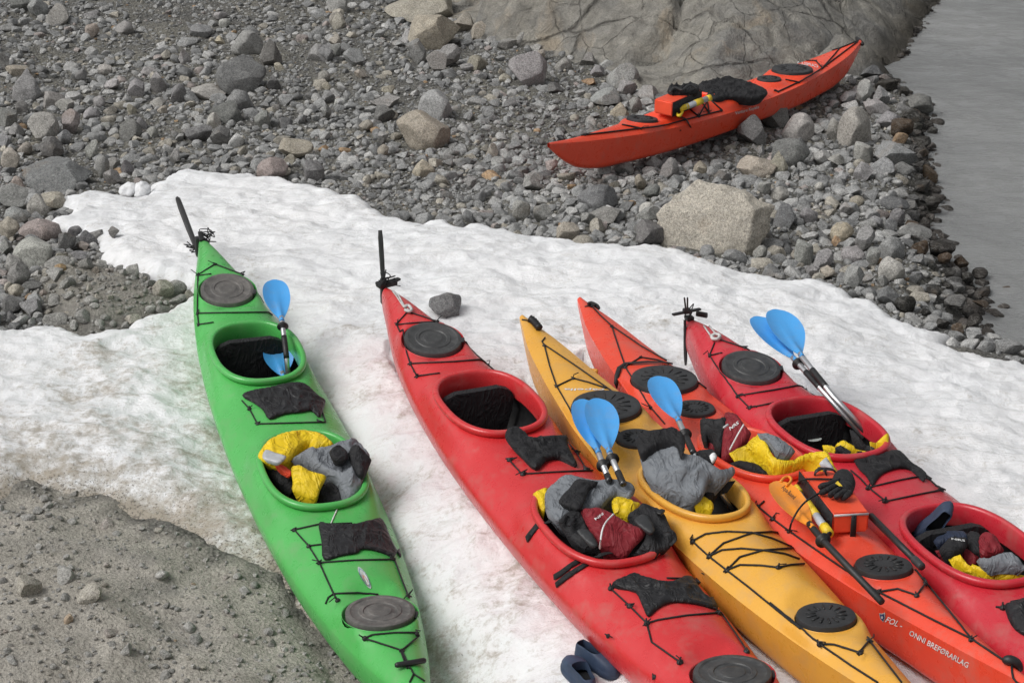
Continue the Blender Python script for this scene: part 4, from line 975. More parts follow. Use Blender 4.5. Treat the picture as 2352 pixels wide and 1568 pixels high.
def emblem(K, reg, c, ax, bx, cols):
    c, pa, pb = zp(reg, [c, (c[0]+ax[0], c[1]+ax[1]), (c[0]+bx[0], c[1]+bx[1])])
    U = (pa[0]-c[0], pa[1]-c[1]); W_ = (pb[0]-c[0], pb[1]-c[1])
    for i, (k, mat) in enumerate(cols):
        n_ = 30; V = []
        for j in range(n_):
            t = 6.2832*j/n_; ca, sa = math.cos(t), math.sin(t); sh = abs(sa)**1.35*math.copysign(1, sa)
            V.append(K.hit(c[0]+U[0]*ca*k+W_[0]*sh*k, c[1]+U[1]*ca*k+W_[1]*sh*k, .003+.0012*i)[0])
        MB().add(V, [tuple(range(n_))]).build('emblem', mat, K.root, False)
MT['em_grey'] = m_plain('worn_print_grey', (.46,.50,.48), .5); MT['em_red'] = m_plain('worn_print_red', (.50,.25,.20), .5); MT['em_blue'] = m_plain('worn_print_blue', (.20,.33,.38), .5); MT['em_navy'] = m_plain('navy_print', (.03,.06,.16), .5)
emblem(g1, 'B', (838,985), (35,60), (16,-10), [(1, 'em_grey'), (.86, 'em_blue'), (.70, 'em_grey')])
gm_ = decal(g1, 'DAGGER' if False else 'WAVE', *zp('B', [(823,950),(858,1022),(840,942)]), 'em_red') if False else None
emblem(g1, 'B', (845,1000), (18,32), (7,-4), [(1, 'em_red'), (.55, 'em_grey')])
p = g1.pt(462, 560, .34)
def wires(p, n_, sd, spread=.10):
    r_ = random.Random(sd); m = MB()
    for i in range(n_):
        q = [p+Vector((r_.uniform(-spread, spread), r_.uniform(-spread, spread)*.8, r_.uniform(-.02, .06))) for _ in range(4)]
        m.tube(catmull([p]+q, 5), .0032, 5)
    return m
a = g1.pt(453, 574, .24); b = g1.pt(407, 456, .30)
rudder(g1, [a, b, (.25, 0, .97)], .060, .011, [('rudder_bracket', MB().box(Matrix.Translation(g1.pt(468,556,.33)) @ Matrix.Rotation(.3, 4, 'Z'), .10, .035, .05, .008).box(Matrix.Translation(g1.pt(462,543,.37)) @ Matrix.Rotation(.5, 4, 'Y'), .07, .03, .02, .004).box(Matrix.Translation(g1.pt(458,566,.28)), .05, .05, .13, .01)), ('rudder_line', wires(g1.pt(476,546,.35), 6, 3, .06).add(*(lambda m: (m.v, m.f))(wires(g1.pt(452,572,.22), 3, 4, .09))))])
for q in zp('A', [(365,517),(332,580),(447,580)]):
    lo, no = g1.hit(*q, .001); MB().lathe([(.012, 0), (.010, .002), (.007, .0005), (0, .0005)], 14, Matrix.Translation(lo) @ no.to_track_quat('Z', 'Y').to_matrix().to_4x4()).build('screw_dimple', 'green', g1.root)
# bright red
lines(r1, 'C', [[(265,625),(195,705)], [(265,625),(360,655),(460,690)], [(200,710),(330,698),(455,692)], [(195,705),(245,840),(285,970),(330,1055)], [(465,685),(590,780),(800,940),(890,1010),(940,1035)], [(285,970),(540,960),(800,940)], [(335,1053),(480,1035)]])
lines(r1, 'C', [[(130,455),(165,490),(190,520),(240,595),(262,622)], [(170,490),(205,520),(250,600),(285,625)], [(190,450),(300,540),(470,680)]], r=.005, mat='cordw', name='rope')
MB().tube(catmull([r1.hit(*q, .02)[0] for q in zp('C', [(245,612),(270,600),(292,625),(280,640),(255,630)])], 4), .009, 6).build('rope', 'cordw', r1.root)
r1.fit(zp('C', [(195,705),(460,690),(285,970),(330,1055),(800,940),(885,1010)]), .012)
lines(r1, 'C', [[(630,1065),(650,1095),(665,1108)], [(702,1058),(698,1080),(698,1105)]], r=.005, mat='cordw', name='hook_cord')
lines(r1, 'D', [[(15,205),(55,250),(95,295)], [(95,293),(300,280),(525,270)], [(350,70),(420,155),(485,262)], [(630,985),(755,1100),(860,1205)], [(860,1205),(890,1320),(1060,1440)], [(860,1205),(930,1185),(1100,1158),(1310,1140)], [(1310,1140),(1400,1270),(1470,1375)], [(1180,912),(1080,932),(980,930)]])
r1.fit(zp('D', [(18,205),(100,292),(485,262),(430,160),(640,990),(755,1098),(860,1205),(1062,1442),(1295,1142),(1470,1378),(1165,915)]), .015)
r1.fit(zp('D', [(622,1280),(905,1530)]), .011)
zpill(r1, 'D', [(-10,60,.385),(5,10,.40),(60,0,.40),(120,30,.395),(150,75,.375),(270,60,.36),(370,65,.34),(375,110,.335),(400,170,.33),(432,245,.325),(330,190,.345),(245,200,.355),(178,258,.35),(80,180,.36),(15,110,.375)], puff=.020, wr=.024, wf=10, res=.0115, skirt=.05, seed=21, edge=.03).build('deck_bag', 'c_black', r1.root)
bag(r1, 'D', [(640,985),(720,930),(790,908),(860,936),(1000,962),(1130,930),(1190,918),(1240,975),(1262,1060),(1292,1128),(1120,1088),(1010,1085),(930,1118),(865,1172),(830,1110),(780,1020)], 22, puff=.012, wr=.020)
rudder(r1, [r1.pt(881,657,.30), r1.pt(873,529,.62), (.75,.05,.2)], .040, .010, [('rudder_bracket', MB().box(Matrix.Translation(r1.pt(888,652,.35)) @ Matrix.Rotation(.2, 4, 'Z'), .06, .12, .028, .01).box(Matrix.Translation(r1.pt(881,672,.28)), .04, .035, .14, .01).box(Matrix.Translation(r1.pt(905,645,.37)) @ Matrix.Rotation(.5, 4, 'Z'), .03, .09, .015, .005)), ('rudder_line', wires(r1.pt(890,646,.37), 7, 9, .07))])
# yellow
lines(y1, 'E', [[(240,365),(275,500),(320,630),(400,765),(600,1110)], [(240,365),(440,500),(640,640),(780,740)], [(320,630),(425,580),(520,605),(625,640)], [(715,925),(810,920),(940,905)], [(240,365),(225,345),(245,320)], [(62,215),(100,205),(150,215)]])
y1.fit(zp('E', [(240,368),(320,630),(425,580),(625,638),(810,920)]), .011)
lines(y1, 'D', [[(1140,700),(1220,658),(1350,645),(1500,652),(1620,685),(1740,735)], [(1240,795),(1330,715),(1500,655),(1620,645),(1690,655)], [(1240,795),(1320,757),(1440,748),(1570,760),(1700,780),(1790,812)],
 [(1350,880),(1430,800),(1570,760),(1750,745)], [(1350,880),(1430,848),(1560,852),(1660,865),(1740,848),(1820,842)], [(1140,700),(1240,795),(1350,880),(1480,980),(1640,1110),(1800,1240)]], r=.0045)
lines(y1, 'G', [[(310,1080),(610,1328),(800,1460),(970,1568)], [(610,1330),(700,1335),(855,1385),(910,1310)], [(910,1310),(1010,1440),(1110,1568)]], r=.0045)
y1.fit(zp('D', [(1140,702),(1242,795),(1350,880),(1665,863)])+zp('G', [(612,1330),(858,1385),(910,1312)]), .014)
y1.fit(zp('D', [(1475,1140),(1205,912)]), .010)
MB().tube(catmull([y1.hit(*q, .018)[0] for q in zp('E', [(140,212),(160,225),(185,250),(205,275)])], 4), [.014+.010*math.sin(i*1.6)**2 for i in range(13)], 8).build('carry_toggle', 'black', y1.root)
# skeg handle: yellow block beside the rear deck
# orange
lines(o1, 'E', [[(535,110),(600,180),(670,245)], [(670,245),(715,380),(760,508)], [(670,245),(860,375),(1090,505)], [(760,505),(855,445),(960,462),(1090,505)], [(760,510),(840,640),(920,765),(1010,870)], [(1225,762),(1260,740),(1375,725)], [(1190,580),(1375,725),(1500,830),(1620,918)]])
o1.fit(zp('E', [(670,248),(757,510),(855,445),(920,765),(1375,725)]), .011)
o1.cord(zp('E', [(1105,508),(1030,490),(900,482),(760,492),(722,520),(708,570),(720,635)]), .013, 'black', 'strap', flat=(1, .25))
MB().tube(catmull([o1.hit(*q, .014)[0] for q in zp('E', [(520,112),(555,112),(590,130)])], 4), [.008,.014,.019,.021,.021,.021,.019,.014,.008], 8).build('carry_toggle', 'black', o1.root)
o1.cord(zp('E', [(500,122),(520,118),(545,125)]), .004)
lines(o1, 'G', [[(275,455),(235,490),(325,565),(425,640),(640,790),(830,920),(970,1010),(1300,1180),(1540,1300),(1745,1440)], [(975,1010),(1090,995),(1205,1035),(1255,960)], [(920,580),(1080,730),(1260,960),(1540,1300)], [(1785,1470),(1800,1540),(1840,1575)]], r=.0045)
o1.fit(zp('G', [(235,490),(325,565),(425,640),(975,1010),(1205,1035),(1255,962),(1540,1305)]), .013)
MB().tube(catmull([o1.hit(*q, .02)[0] for q in zp('G', [(1735,1450),(1785,1462),(1845,1490)])], 4), [.008,.016,.021,.022,.022,.022,.021,.016,.008], 8).build('carry_toggle', 'black', o1.root)
# crimson
lines(r2k, 'F', [[(345,395),(310,485)], [(385,375),(560,432)], [(310,485),(400,467)], [(310,485),(410,630),(510,775),(595,860)], [(510,775),(760,735),(1000,690)], [(595,860),(680,845),(770,825)], [(560,432),(735,515),(880,610),(1000,690),(1110,772)]])
lines(r2k, 'F', [[(245,245),(290,310),(330,362)], [(280,250),(330,310),(372,352)]], r=.0055, mat='cordw', name='rope')
MB().tube(catmull([r2k.hit(*q, .02)[0] for q in zp('F', [(325,370),(350,352),(380,362),(370,385),(340,385),(330,372)])], 4), .010, 6).build('rope', 'cordw', r2k.root)
r2k.fit(zp('F', [(312,485),(560,430),(510,777),(598,860),(1000,690)]), .013)
lines(r2k, 'G', [[(800,270),(860,320),(910,375),(1010,455)], [(1015,460),(1180,425),(1355,390)], [(1355,390),(1280,292)], [(910,375),(1100,330),(1280,295)], [(1690,1105),(1740,1110)], [(1780,1075),(1862,1060)]])
r2k.fit(zp('G', [(910,378),(1012,458),(1352,390),(1275,295),(1735,1108)]), .016)
bag(r2k, 'G', [(820,205),(890,192),(960,190),(1120,182),(1270,165),(1276,195),(1255,285),(1180,275),(1100,262),(1000,292),(960,330),(930,368),(890,310),(840,260)], 31, puff=.012, wr=.022, mat='c_black')
bag(r2k, 'G', [(1742,1105),(1800,1085),(1862,1062),(1960,1050),(2040,1180),(1980,1330),(1862,1290),(1780,1225)], 32, puff=.012, wr=.02)
rudder(r2k, [r2k.pt(1573,735,.36), r2k.pt(1575,838,.06), (.9,.12,.1)], .020, .006, [('rudder_bracket', MB().box(Matrix.Translation(r2k.pt(1577,716,.42)) @ Matrix.Rotation(.15, 4, 'Z'), .025, .19, .012, .005).box(Matrix.Translation(r2k.pt(1577,714,.43)), .030, .045, .035, .010).box(Matrix.Translation(r2k.pt(1612,722,.38)) @ Matrix.Rotation(.7, 4, 'Z'), .07, .020, .03, .006).box(Matrix.Translation(r2k.pt(1583,730,.36)), .05, .045, .025, .008)), ('rudder_line', MB().tube([r2k.pt(1575,710,.46), r2k.pt(1572,684,.58)], .005, 6).tube([r2k.pt(1579,710,.46), r2k.pt(1579,684,.58)], .005, 6).add(*(lambda m: (m.v, m.f))(wires(r2k.pt(1583,728,.38), 3, 12, .06))))])
# the lone kayak
lines(f1, 'H', [[(215,762),(350,735),(575,645)], [(215,762),(350,738),(730,692),(905,668),(1120,612),(1280,572)], [(575,645),(600,668),(730,692)], [(1280,572),(1200,500)], [(1190,590),(1180,505),(1120,612)], [(1120,612),(1060,565)], [(1190,590),(1140,510)],
 [(1660,445),(1800,380),(1960,285),(2080,150)], [(1960,285),(1915,235),(1795,232)], [(1795,232),(2080,150),(2205,100)], [(1960,285),(2200,105)], [(1800,380),(1620,345),(1540,300),(1700,265)], [(1630,437),(1660,445)]], r=.006)
f1.fit(zp('H', [(350,738),(730,692),(1120,612),(1190,590),(1272,572),(1960,285),(1915,235),(1660,445),(1800,380)]), .012)
f1.fit(zp('H', [(993,715),(1185,668)]), .010)
f1.cord(zp('H', [(880,565),(960,605),(1030,635),(1060,680)]), .014, 'black', 'strap', flat=(1, .3))
MB().tube([f1.hit(*q, .018)[0] for q in zp('H', [(165,745),(185,752),(210,765)])], [.012,.02,.012], 8).build('carry_toggle', 'black', f1.root)
MB().tube([f1.hit(*q, .015)[0] for q in zp('H', [(2195,80),(2205,95),(2222,118)])], [.018,.026,.018], 8).build('carry_toggle', 'black', f1.root)

# ---------------- lettering on the hulls
Q = lambda reg, *p: zp(reg, p)
def side_text(K, reg, txt, o, u, v, mat='white', bold=.0, **k): return decal(K, txt, *zp(reg, [o, u, v]), mat, parent=K.root, bold=bold, **k)
side_text(o1, 'G', 'FOL -', (1012,1192), (1112,1232), (1032,1160), bold=.012)
side_text(o1, 'G', 'ONNI BREFØRARLAG', (1158,1272), (1518,1475), (1170,1240), bold=.014)
sh = np.array([[0,1],[.5,.92],[1,1],[.95,.4],[.5,0],[.05,.4]])
bodymap(sh, [(0,1,2,3,4,5)], o1, *Q('G', (985,1195), (1020,1190), (978,1138)), 'em_grey'); bodymap(.5+(sh-.5)*.78, [(0,1,2,3,4,5)], o1, *Q('G', (985,1195), (1020,1190), (978,1138)), 'em_navy', .0045); bodymap(.5+(sh-.5)*.32, [(0,1,2,3,4,5)], o1, *Q('G', (985,1195), (1020,1190), (978,1138)), 'em_grey', .006)
side_text(f1, 'H', 'Venture Kayaks', (1368,605), (1530,560), (1368,577), bold=.012)
side_text(f1, 'H', 'CAPELLA', (1935,282), (1790,252), (1930,262), bold=.01)
side_text(y1, 'E', 'capella', (628,640), (370,638), (620,658), bold=.018)
MT['em_dark'] = m_plain('dark_outline_print', (.12,.12,.13), .5)

# ---------------------------------------------------------------- seats and other things moulded into the boats
def seat(K, s0, w=.38, back=.25, tilt=.25, lab=True):
    st = empty('seat', Matrix(), None); st.parent = K.root
    x0 = s0-.17
    m = MB(); rows = []
    for i in range(7):
        t = i/6; y_ = -w/2+.02*math.sin(t*3.14); ln = .30
        rows.append([(x0+.04+ln*t, -w/2*(1-.25*t**3), .085+.015*t), (x0+.04+ln*t, -w/4, .065+.03*t*t), (x0+.04+ln*t, 0, .072+.03*t*t), (x0+.04+ln*t, w/4, .065+.03*t*t), (x0+.04+ln*t, w/2*(1-.25*t**3), .085+.015*t)])
    m.ring(rows, False); lowr = [[(a, b, c-.04) for a, b, c in r] for r in rows]; m.ring(lowr, False); m.ring([[r[0] for r in rows], [r[0] for r in lowr]], False); m.ring([[r[-1] for r in rows], [r[-1] for r in lowr]], False); m.ring([rows[-1], lowr[-1]], False)
    m.build('seat_pan', 'c_black', st)
    m = MB(); fr, bk = [], []
    for i in range(15):
        t = i/14; wd = w/2*(.80+.25*math.sin(min(1, t*1.3)*math.pi/2))*math.sqrt(max(0, 1-max(0, (t-.75)/.30)**2.4))
        x = x0+.03-tilt*back*t*.35; zz = .09+back*t
        fr.append([(x+.018-.035*abs(q)**2+.03*abs(q)**2, q*wd, zz) for q in np.linspace(-1, 1, 9)]); bk.append([(x-.025, q*wd, zz) for q in np.linspace(-1, 1, 9)])
    m.ring(fr, False); m.ring(bk, False); m.ring([[r[0] for r in fr], [r[0] for r in bk]], False); m.ring([[r[-1] for r in fr], [r[-1] for r in bk]], False); m.ring([fr[-1], bk[-1]], False)
    bo = m.build('backrest', 'c_black', st)
    return st, m
def knob(K, x, y, z, r=(.045, .03, .05)):
    V, F = rock_unit(77, 3, 0, 1, 1, 0); MB().add(np.array(V)*np.array(r)+np.array((x, y, z)), [tuple(f) for f in F]).build('foot_brace', K.mat, K.root)
for K, s0 in ((g1, 1.62), (r1, 1.62), (r2k, 1.62), (r2k, 2.95)):
    seat(K, s0-.02)
knob(g1, 1.90, .10, .255); knob(r1, 1.90, .12, .255)
for K, c, ax_, bx_ in ((r1, (695,1182), (48,0), (0,16)),):
    q = [K.pt(*p, .27) for p in zp('C', [c, (c[0]+ax_[0], c[1]+ax_[1]), (c[0]+bx_[0], c[1]+bx_[1])])]
    V = [q[0]+(q[1]-q[0])*math.cos(t)+(q[2]-q[0])*math.sin(t) for t in np.linspace(0, 6.2832, 24)[:-1]]
    MB().add(V, [tuple(range(23))]).build('emblem', 'em_grey', K.root, False)
q = [r2k.pt(*p, .22) for p in zp('F', [(1062,1083), (1112,1078), (1064,1098)])]
MB().add([q[0]+(q[1]-q[0])*math.cos(t)+(q[2]-q[0])*math.sin(t) for t in np.linspace(0, 6.2832, 24)[:-1]], [tuple(range(23))]).build('emblem', 'em_grey', r2k.root, False)

# ---------------------------------------------------------------- paddles
def blade(neck, tip, width, side, up=Vector((0,0,1)), camber=.022):
    """asymmetric spoon shaped blade: a closed shell with a spine that runs out towards the tip"""
    ax_ = tip-neck; Ln = ax_.length; d = ax_.normalized(); sv = d.cross(up).normalized(); nv = sv.cross(d)
    m = MB(); rows_t, rows_b = [], []; n_, nx = 22, 11
    for i in range(n_+1):
        t = i/n_; prof = (math.sin(min(1, t/.62)*math.pi/2)**1.25) if t < .62 else math.sqrt(max(0.0, 1-((t-.62)/.385)**2.3))
        wl = max(.014/width*2, prof)*width/2; wr = max(.014/width*2, prof*(1-.10*side*math.sin(t*3.1)))*width/2
        rt, rb = [], []
        for j in range(nx):
            q = -1+2*j/(nx-1); xx = q*(wl if q < 0 else wr)
            z = camber*((xx/(width/2))**2) - .015*t*(1-t)*4 + .012*math.exp(-(xx/.014)**2)*max(0, 1-t*1.15)
            th = .0035+.004*(1-q*q)+.010*math.exp(-(xx/.014)**2)*max(0, 1-t*1.2)
            p = neck+d*(Ln*t)+sv*xx
            rt.append(p+nv*(z+th*.5)); rb.append(p+nv*(z-th*.5))
        rows_t.append(rt); rows_b.append(rb)
    m.ring(rows_t, False); m.ring([list(reversed(r)) for r in rows_b], False)
    m.ring([[r[0] for r in rows_t], [r[0] for r in rows_b]], False); m.ring([[r[-1] for r in rows_t], [r[-1] for r in rows_b]], False); m.ring([rows_t[0], rows_b[0]], False); m.ring([rows_t[-1], rows_b[-1]], False)
    return m
def paddle(K, label, tip, neck, path, width, side=1, bmat='blue', smat='alu', grips=(), ring=None, r=.0145, up=(0,0,1), sleeve=None):
    """px points with a height over the boat's floor; path: the shaft from the neck on"""
    P_ = lambda q: K.pt(*q[:2], q[2])
    nk, tp = P_(neck), P_(tip); sh_ = [nk+(nk-tp).normalized()*-.05]+[nk]+[P_(q) for q in path]
    parts = [('blade', bmat, blade(nk, tp, width, side, Vector(up)), 60), ('shaft', smat, MB().tube(sh_, r, 12))]
    tot = sh_[1:]; seg = [(tot[i+1]-tot[i]).length for i in range(len(tot)-1)]; Ls = sum(seg)
    def along(u):
        u *= Ls
        for i, l in enumerate(seg):
            if u <= l or i == len(seg)-1: return tot[i].lerp(tot[i+1], min(1.0, u/l))
            u -= l
    for a, b in grips: parts.append(('grip', 'black', MB().tube([along(a+(b-a)*k/6) for k in range(7)], r*1.12, 12)))
    if ring is not None:
        c, d = along(ring), (along(ring+.02)-along(ring)).normalized()
        M = Matrix.Translation(c) @ d.to_track_quat('Z', 'Y').to_matrix().to_4x4()
        parts.append(('drip_ring', 'black', MB().lathe([(r, -.022), (r*1.35, -.020), (r*1.35, -.006), (r*2.25, -.004), (r*2.3, .004), (r*1.35, .007), (r*1.3, .018), (r, .02)], 20, M)))
    return make(K, 'paddle', label, 'paddle', parts, 'kayak paddles lying in and on the boats')
def D_(reg, x, y, h): return (*zp(reg, [(x, y)])[0], h)
paddle(g1, 'blue half paddle standing up from the rear cockpit of the green kayak', D_('A',800,690,.50), D_('A',855,985,.44), [D_('A',880,1180,.36), D_('A',898,1362,.24)], .165, 1, ring=.09, grips=((.30,.72),))
paddle(g1, 'blue paddle blade lying inside the rear cockpit of the green kayak, partly behind a shaft', D_('A',795,1130,.28), D_('A',870,1380,.17), [D_('A',885,1420,.12)], .165, -1)
paddle(y1, 'lower left of the two blue blades over the rear deck of the yellow kayak', D_('E',478,712,.40), D_('E',590,1062,.40), [D_('E',655,1230,.40)], .150, 1, ring=.42, grips=((.80,1),))
paddle(y1, 'upper right of the two blue blades over the rear deck of the yellow kayak', D_('E',572,706,.43), D_('E',660,1060,.42), [D_('E',745,1250,.41)], .155, -1, ring=.18, grips=((.62,1),))
paddle(o1, 'single blue paddle running from the orange rear hatch down into the yellow cockpit', D_('E',965,565,.45), D_('E',1104,858,.44), [D_('E',1190,1045,.42), D_('D',1290,370,.34), D_('D',1405,548,.16)], .165, 1, ring=.165, grips=((.19,.42),))
paddle(r2k, 'left blue paddle of the pair leaning in the rear cockpit of the crimson kayak', D_('F',640,205,.46), D_('F',930,525,.44), [D_('F',1150,770,.41), D_('F',1415,1070,.24)], .165, 1, ring=.04, grips=((.19,.45),), r=.0155)
paddle(r2k, 'right blue paddle of the pair leaning in the rear cockpit of the crimson kayak', D_('F',775,155,.50), D_('F',975,500,.48), [D_('F',1190,770,.44), D_('F',1452,1060,.26)], .175, -1, grips=((.20,.47),), r=.0155)
pa = paddle(o1, 'orange bladed black half paddle strapped on the front deck of the orange kayak', D_('G',345,335,.40), D_('G',572,625,.385), [D_('G',640,705,.385), D_('G',990,1070,.365)], .150, 1, 'oblade', 'black', ring=.17, r=.0155)
lp = [o1.pt(*zp('G', [q])[0], .405) for q in ((372,335),(392,312),(420,305),(436,322),(425,345),(405,358))]
m = MB().tube(catmull(lp, 5), .007, 7); mi = pa.matrix_world.inverted() @ o1.M; m.v = [tuple(mi @ Vector(v)) for v in m.v]; m.build('loop', 'oblade', pa)
txt = decal(o1, 'Aqua-Bound', *zp('G', [(368,385), (445,455), (392,358)]), 'black', mb=MB().add([o1.pt(*zp('G', [q])[0], h) for q, h in (((250,330),.425),((420,290),.425),((620,560),.405),((470,620),.405))], [(0,1,2,3)]), off=.004, bold=.02)
txt.v = [tuple(mi @ Vector(v)) for v in txt.v]; txt.build('lettering', 'black', pa, False)
a, b = o1.pt(*zp('G', [(925,545)])[0], .37), o1.pt(*zp('G', [(1238,858)])[0], .37)
make(o1, 'paddle_shaft', 'bare black half paddle shaft lying along the right gunwale of the orange kayak', 'paddle', [('shaft', 'black', MB().tube([a, a.lerp(b, .5), a.lerp(b, .86)], .0155, 12)), ('ferrule', 'rubber', MB().tube([a.lerp(b, .84), a.lerp(b, .86), a.lerp(b, .985), b], [.0155, .0185, .0185, .016], 12))], 'kayak paddles lying in and on the boats')

# ---------------------------------------------------------------- clothing and gear in the cockpits
JK = 'jackets stuffed into the cockpits'
def tubepx(K, reg, pts, r, flat=None, n=10): return MB().tube(catmull([K.pt(*zp(reg, [q[:2]])[0], q[2]) for q in pts], 5), r, n, flat)
# green: jacket in the front cockpit
make(g1, 'jacket', 'yellow and grey paddling jacket crumpled in the front cockpit of the green kayak', 'jacket', [
 ('sleeve', 'c_yellow', zpill(g1, 'B', [(245,312,.36),(280,255,.38),(320,212,.40),(400,178,.41),(500,166,.41),(600,180,.41),(668,242,.39),(640,262,.38),(600,262,.38),(560,272,.37),(530,250,.37),(480,272,.38),(410,342,.38),(345,357,.37),(262,342,.36)], puff=0.0341, wr=0.0198, wf=5.5, seed=101, skirt=.10, edge=.07)),
 ('>reflective_patch', 'silver', zpill(g1, 'B', [(290,274,.437),(345,290,.437),(405,312,.437),(370,346,.437),(320,338,.437),(273,320,.437)], puff=0.006, wr=0.0032, seed=102, skirt=.03, edge=.02)),
 ('sleeve', 'c_yellow', zpill(g1, 'B', [(430,372,.39),(458,356,.40),(495,360,.40),(560,390,.39),(627,420,.37),(592,490,.34),(570,576,.28),(500,555,.28),(438,524,.29),(440,450,.35)], puff=0.0248, wr=0.0186, wf=5.5, seed=103, skirt=.08)),
 ('body', 'c_grey', zpill(g1, 'B', [(430,342,.36),(470,310,.38),(525,280,.39),(640,262,.41),(720,235,.42),(795,226,.42),(850,280,.42),(868,310,.42),(840,400,.40),(818,480,.36),(770,572,.30),(720,545,.31),(692,450,.36),(630,402,.38),(560,380,.37),(490,352,.36)], puff=0.0372, wr=0.0422, wf=5.5, seed=104, skirt=.10)),
 ('collar', 'c_black', zpill(g1, 'B', [(642,290,.46),(665,262,.46),(700,250,.46),(742,285,.46),(745,325,.46),(700,335,.46),(660,325,.46)], puff=0.0186, wr=0.0248, wf=10, seed=105, skirt=.05)),
 ('cuff', 'c_black', zpill(g1, 'B', [(748,290,.44),(790,255,.44),(868,315,.44),(872,350,.43),(835,430,.40),(800,410,.42),(770,360,.44)], puff=0.031, wr=0.0347, wf=7, seed=106, skirt=.08)),
 ('lining', 'c_black', zpill(g1, 'B', [(582,580,.24),(602,480,.29),(690,432,.33),(722,545,.27),(712,585,.24)], puff=0.0186, wr=0.0248, seed=107)),
 ('lining', 'c_black', zpill(g1, 'B', [(300,395,.29),(370,370,.31),(432,412,.32),(436,524,.25),(345,455,.27)], puff=0.0186, wr=0.0372, wf=12, seed=108)),
 ('tab', 'c_orange', zpill(g1, 'B', [(340,358,.37),(390,362,.37),(435,392,.37),(425,418,.36),(365,385,.36)], puff=0.02, wr=0.0124, seed=109, skirt=.03))], JK)
MB().box(Matrix.Translation((2.64, -.03, .17)) @ Matrix.Rotation(-.25, 4, 'Y'), .05, .30, .25, .02).build('backrest', 'c_black', g1.root)
# bright red: jacket and vest in the front cockpit
make(r1, 'jacket', 'grey jacket with a black band and yellow lining in the bright red kayak', 'jacket', [
 ('body', 'c_grey', zpill(r1, 'D', [(232,440,.40),(255,380,.42),(340,312,.44),(400,303,.45),(540,330,.46),(640,325,.46),(778,352,.46),(768,430,.44),(700,420,.44),(650,425,.44),(600,470,.43),(555,505,.42),(480,515,.42),(420,522,.41),(330,592,.39),(250,562,.38)], puff=0.0372, wr=0.0248, wf=5.5, seed=111, skirt=.12, edge=.07)),
 ('>band', 'c_black', zpill(r1, 'D', [(432,318,.487),(500,326,.487),(562,337,.487),(520,368,.485),(498,405,.485),(450,502,.467),(380,490,.465),(318,468,.46),(345,415,.47),(382,375,.48)], puff=0.01364, wr=0.0124, wf=5.5, seed=112, skirt=.05)),
 ('lining', 'c_yellow', zpill(r1, 'D', [(160,420,.36),(190,385,.38),(262,373,.39),(240,450,.38),(228,532,.33),(180,480,.34)], puff=0.0217, wr=0.0273, seed=113, skirt=.08)),
 ('sleeve', 'c_yellow', zpill(r1, 'D', [(648,432,.43),(742,430,.43),(785,465,.41),(825,492,.39),(760,562,.38),(700,545,.39),(655,515,.41)], puff=0.0248, wr=0.0347, seed=114, skirt=.08))], JK)
vst = zpill(r1, 'D', [(452,522,.44),(500,506,.45),(560,500,.45),(640,525,.45),(720,570,.44),(845,632,.42),(830,680,.41),(790,722,.39),(745,790,.35),(718,832,.32),(640,792,.34),(572,742,.38),(540,690,.40),(518,640,.42)], puff=0.031, wr=0.0174, wf=5.5, seed=121, skirt=.08)
pip = tubepx(r1, 'D', [(655,533,.487),(612,578,.492),(588,625,.492),(576,690,.47),(571,745,.41)], .0042, None, 6)
nrs = decal(r1, 'NRS', *zp('D', [(547,572), (598,536), (538,560)]), 'white', mb=vst, off=.004, bold=.02)
make(r1, 'life_vest', 'dark red and black life vest in the front cockpit of the bright red kayak', 'life vest', [
 ('front_panel', 'c_red', vst), ('>piping', 'white', pip), ('>lettering', 'white', nrs),
 ('side_panel', 'c_black', zpill(r1, 'D', [(318,580,.41),(345,540,.43),(400,512,.44),(462,525,.44),(520,640,.42),(568,742,.37),(560,765,.35),(480,760,.35),(400,715,.36),(335,640,.38)], puff=0.0279, wr=0.031, wf=7, seed=122)),
 ('label_patch', 'em_dark' if False else 'rubber', zpill(r1, 'D', [(430,632,.447),(500,620,.447),(560,722,.412),(520,730,.41)], puff=0.006, wr=0.0032, seed=123, skirt=.02)),
 ('side_panel', 'c_black', zpill(r1, 'D', [(738,562,.41),(790,510,.43),(832,473,.44),(900,495,.44),(962,522,.44),(1002,600,.43),(1032,662,.42),(1000,742,.38),(940,770,.36),(900,832,.32),(760,836,.30),(715,800,.33),(800,722,.39),(850,632,.42)], puff=0.031, wr=0.0298, wf=6, seed=124)),
 ('label_patch', 'rubber', zpill(r1, 'D', [(780,572,.475),(850,530,.48),(905,620,.465),(880,650,.462)], puff=0.008, wr=0.0032, seed=125, skirt=.02)),
 ('buckle', 'black', MB().box(Matrix.Translation(r1.pt(*zp('D', [(945,522)])[0], .47)) @ Matrix.Rotation(-.9, 4, 'Z'), .045, .024, .014, .005)),
 ('strap', 'c_black', tubepx(r1, 'D', [(960,640,.46),(1015,640,.46),(1030,690,.43),(1000,725,.41)], .010, (1, .35))),
 ('strap', 'c_black', tubepx(r1, 'D', [(330,590,.43),(370,535,.45),(405,560,.45),(380,605,.44)], .010, (1, .4)))], 'life vests in and on the boats')
for pts, w_ in (([(262,575),(240,590),(190,610),(150,660),(128,690)], .034), ([(540,790),(470,808),(400,850),(340,895),(296,922)], .026), ([(545,815),(450,868),(375,915),(308,970)], .026)):
    r1.cord(zp('D', pts), .006, 'c_black', 'strap', flat=(1, .2), ribbon=w_)
for pts, w_ in (([(330,585,.385),(290,570,.382),(250,580,.375),(225,592,.35)], .016), ([(640,770,.36),(600,775,.38),(560,788,.38),(530,800,.35)], .013)):
    tubepx(r1, 'D', pts, w_, (1, .18)).build('strap', 'c_black', r1.root)
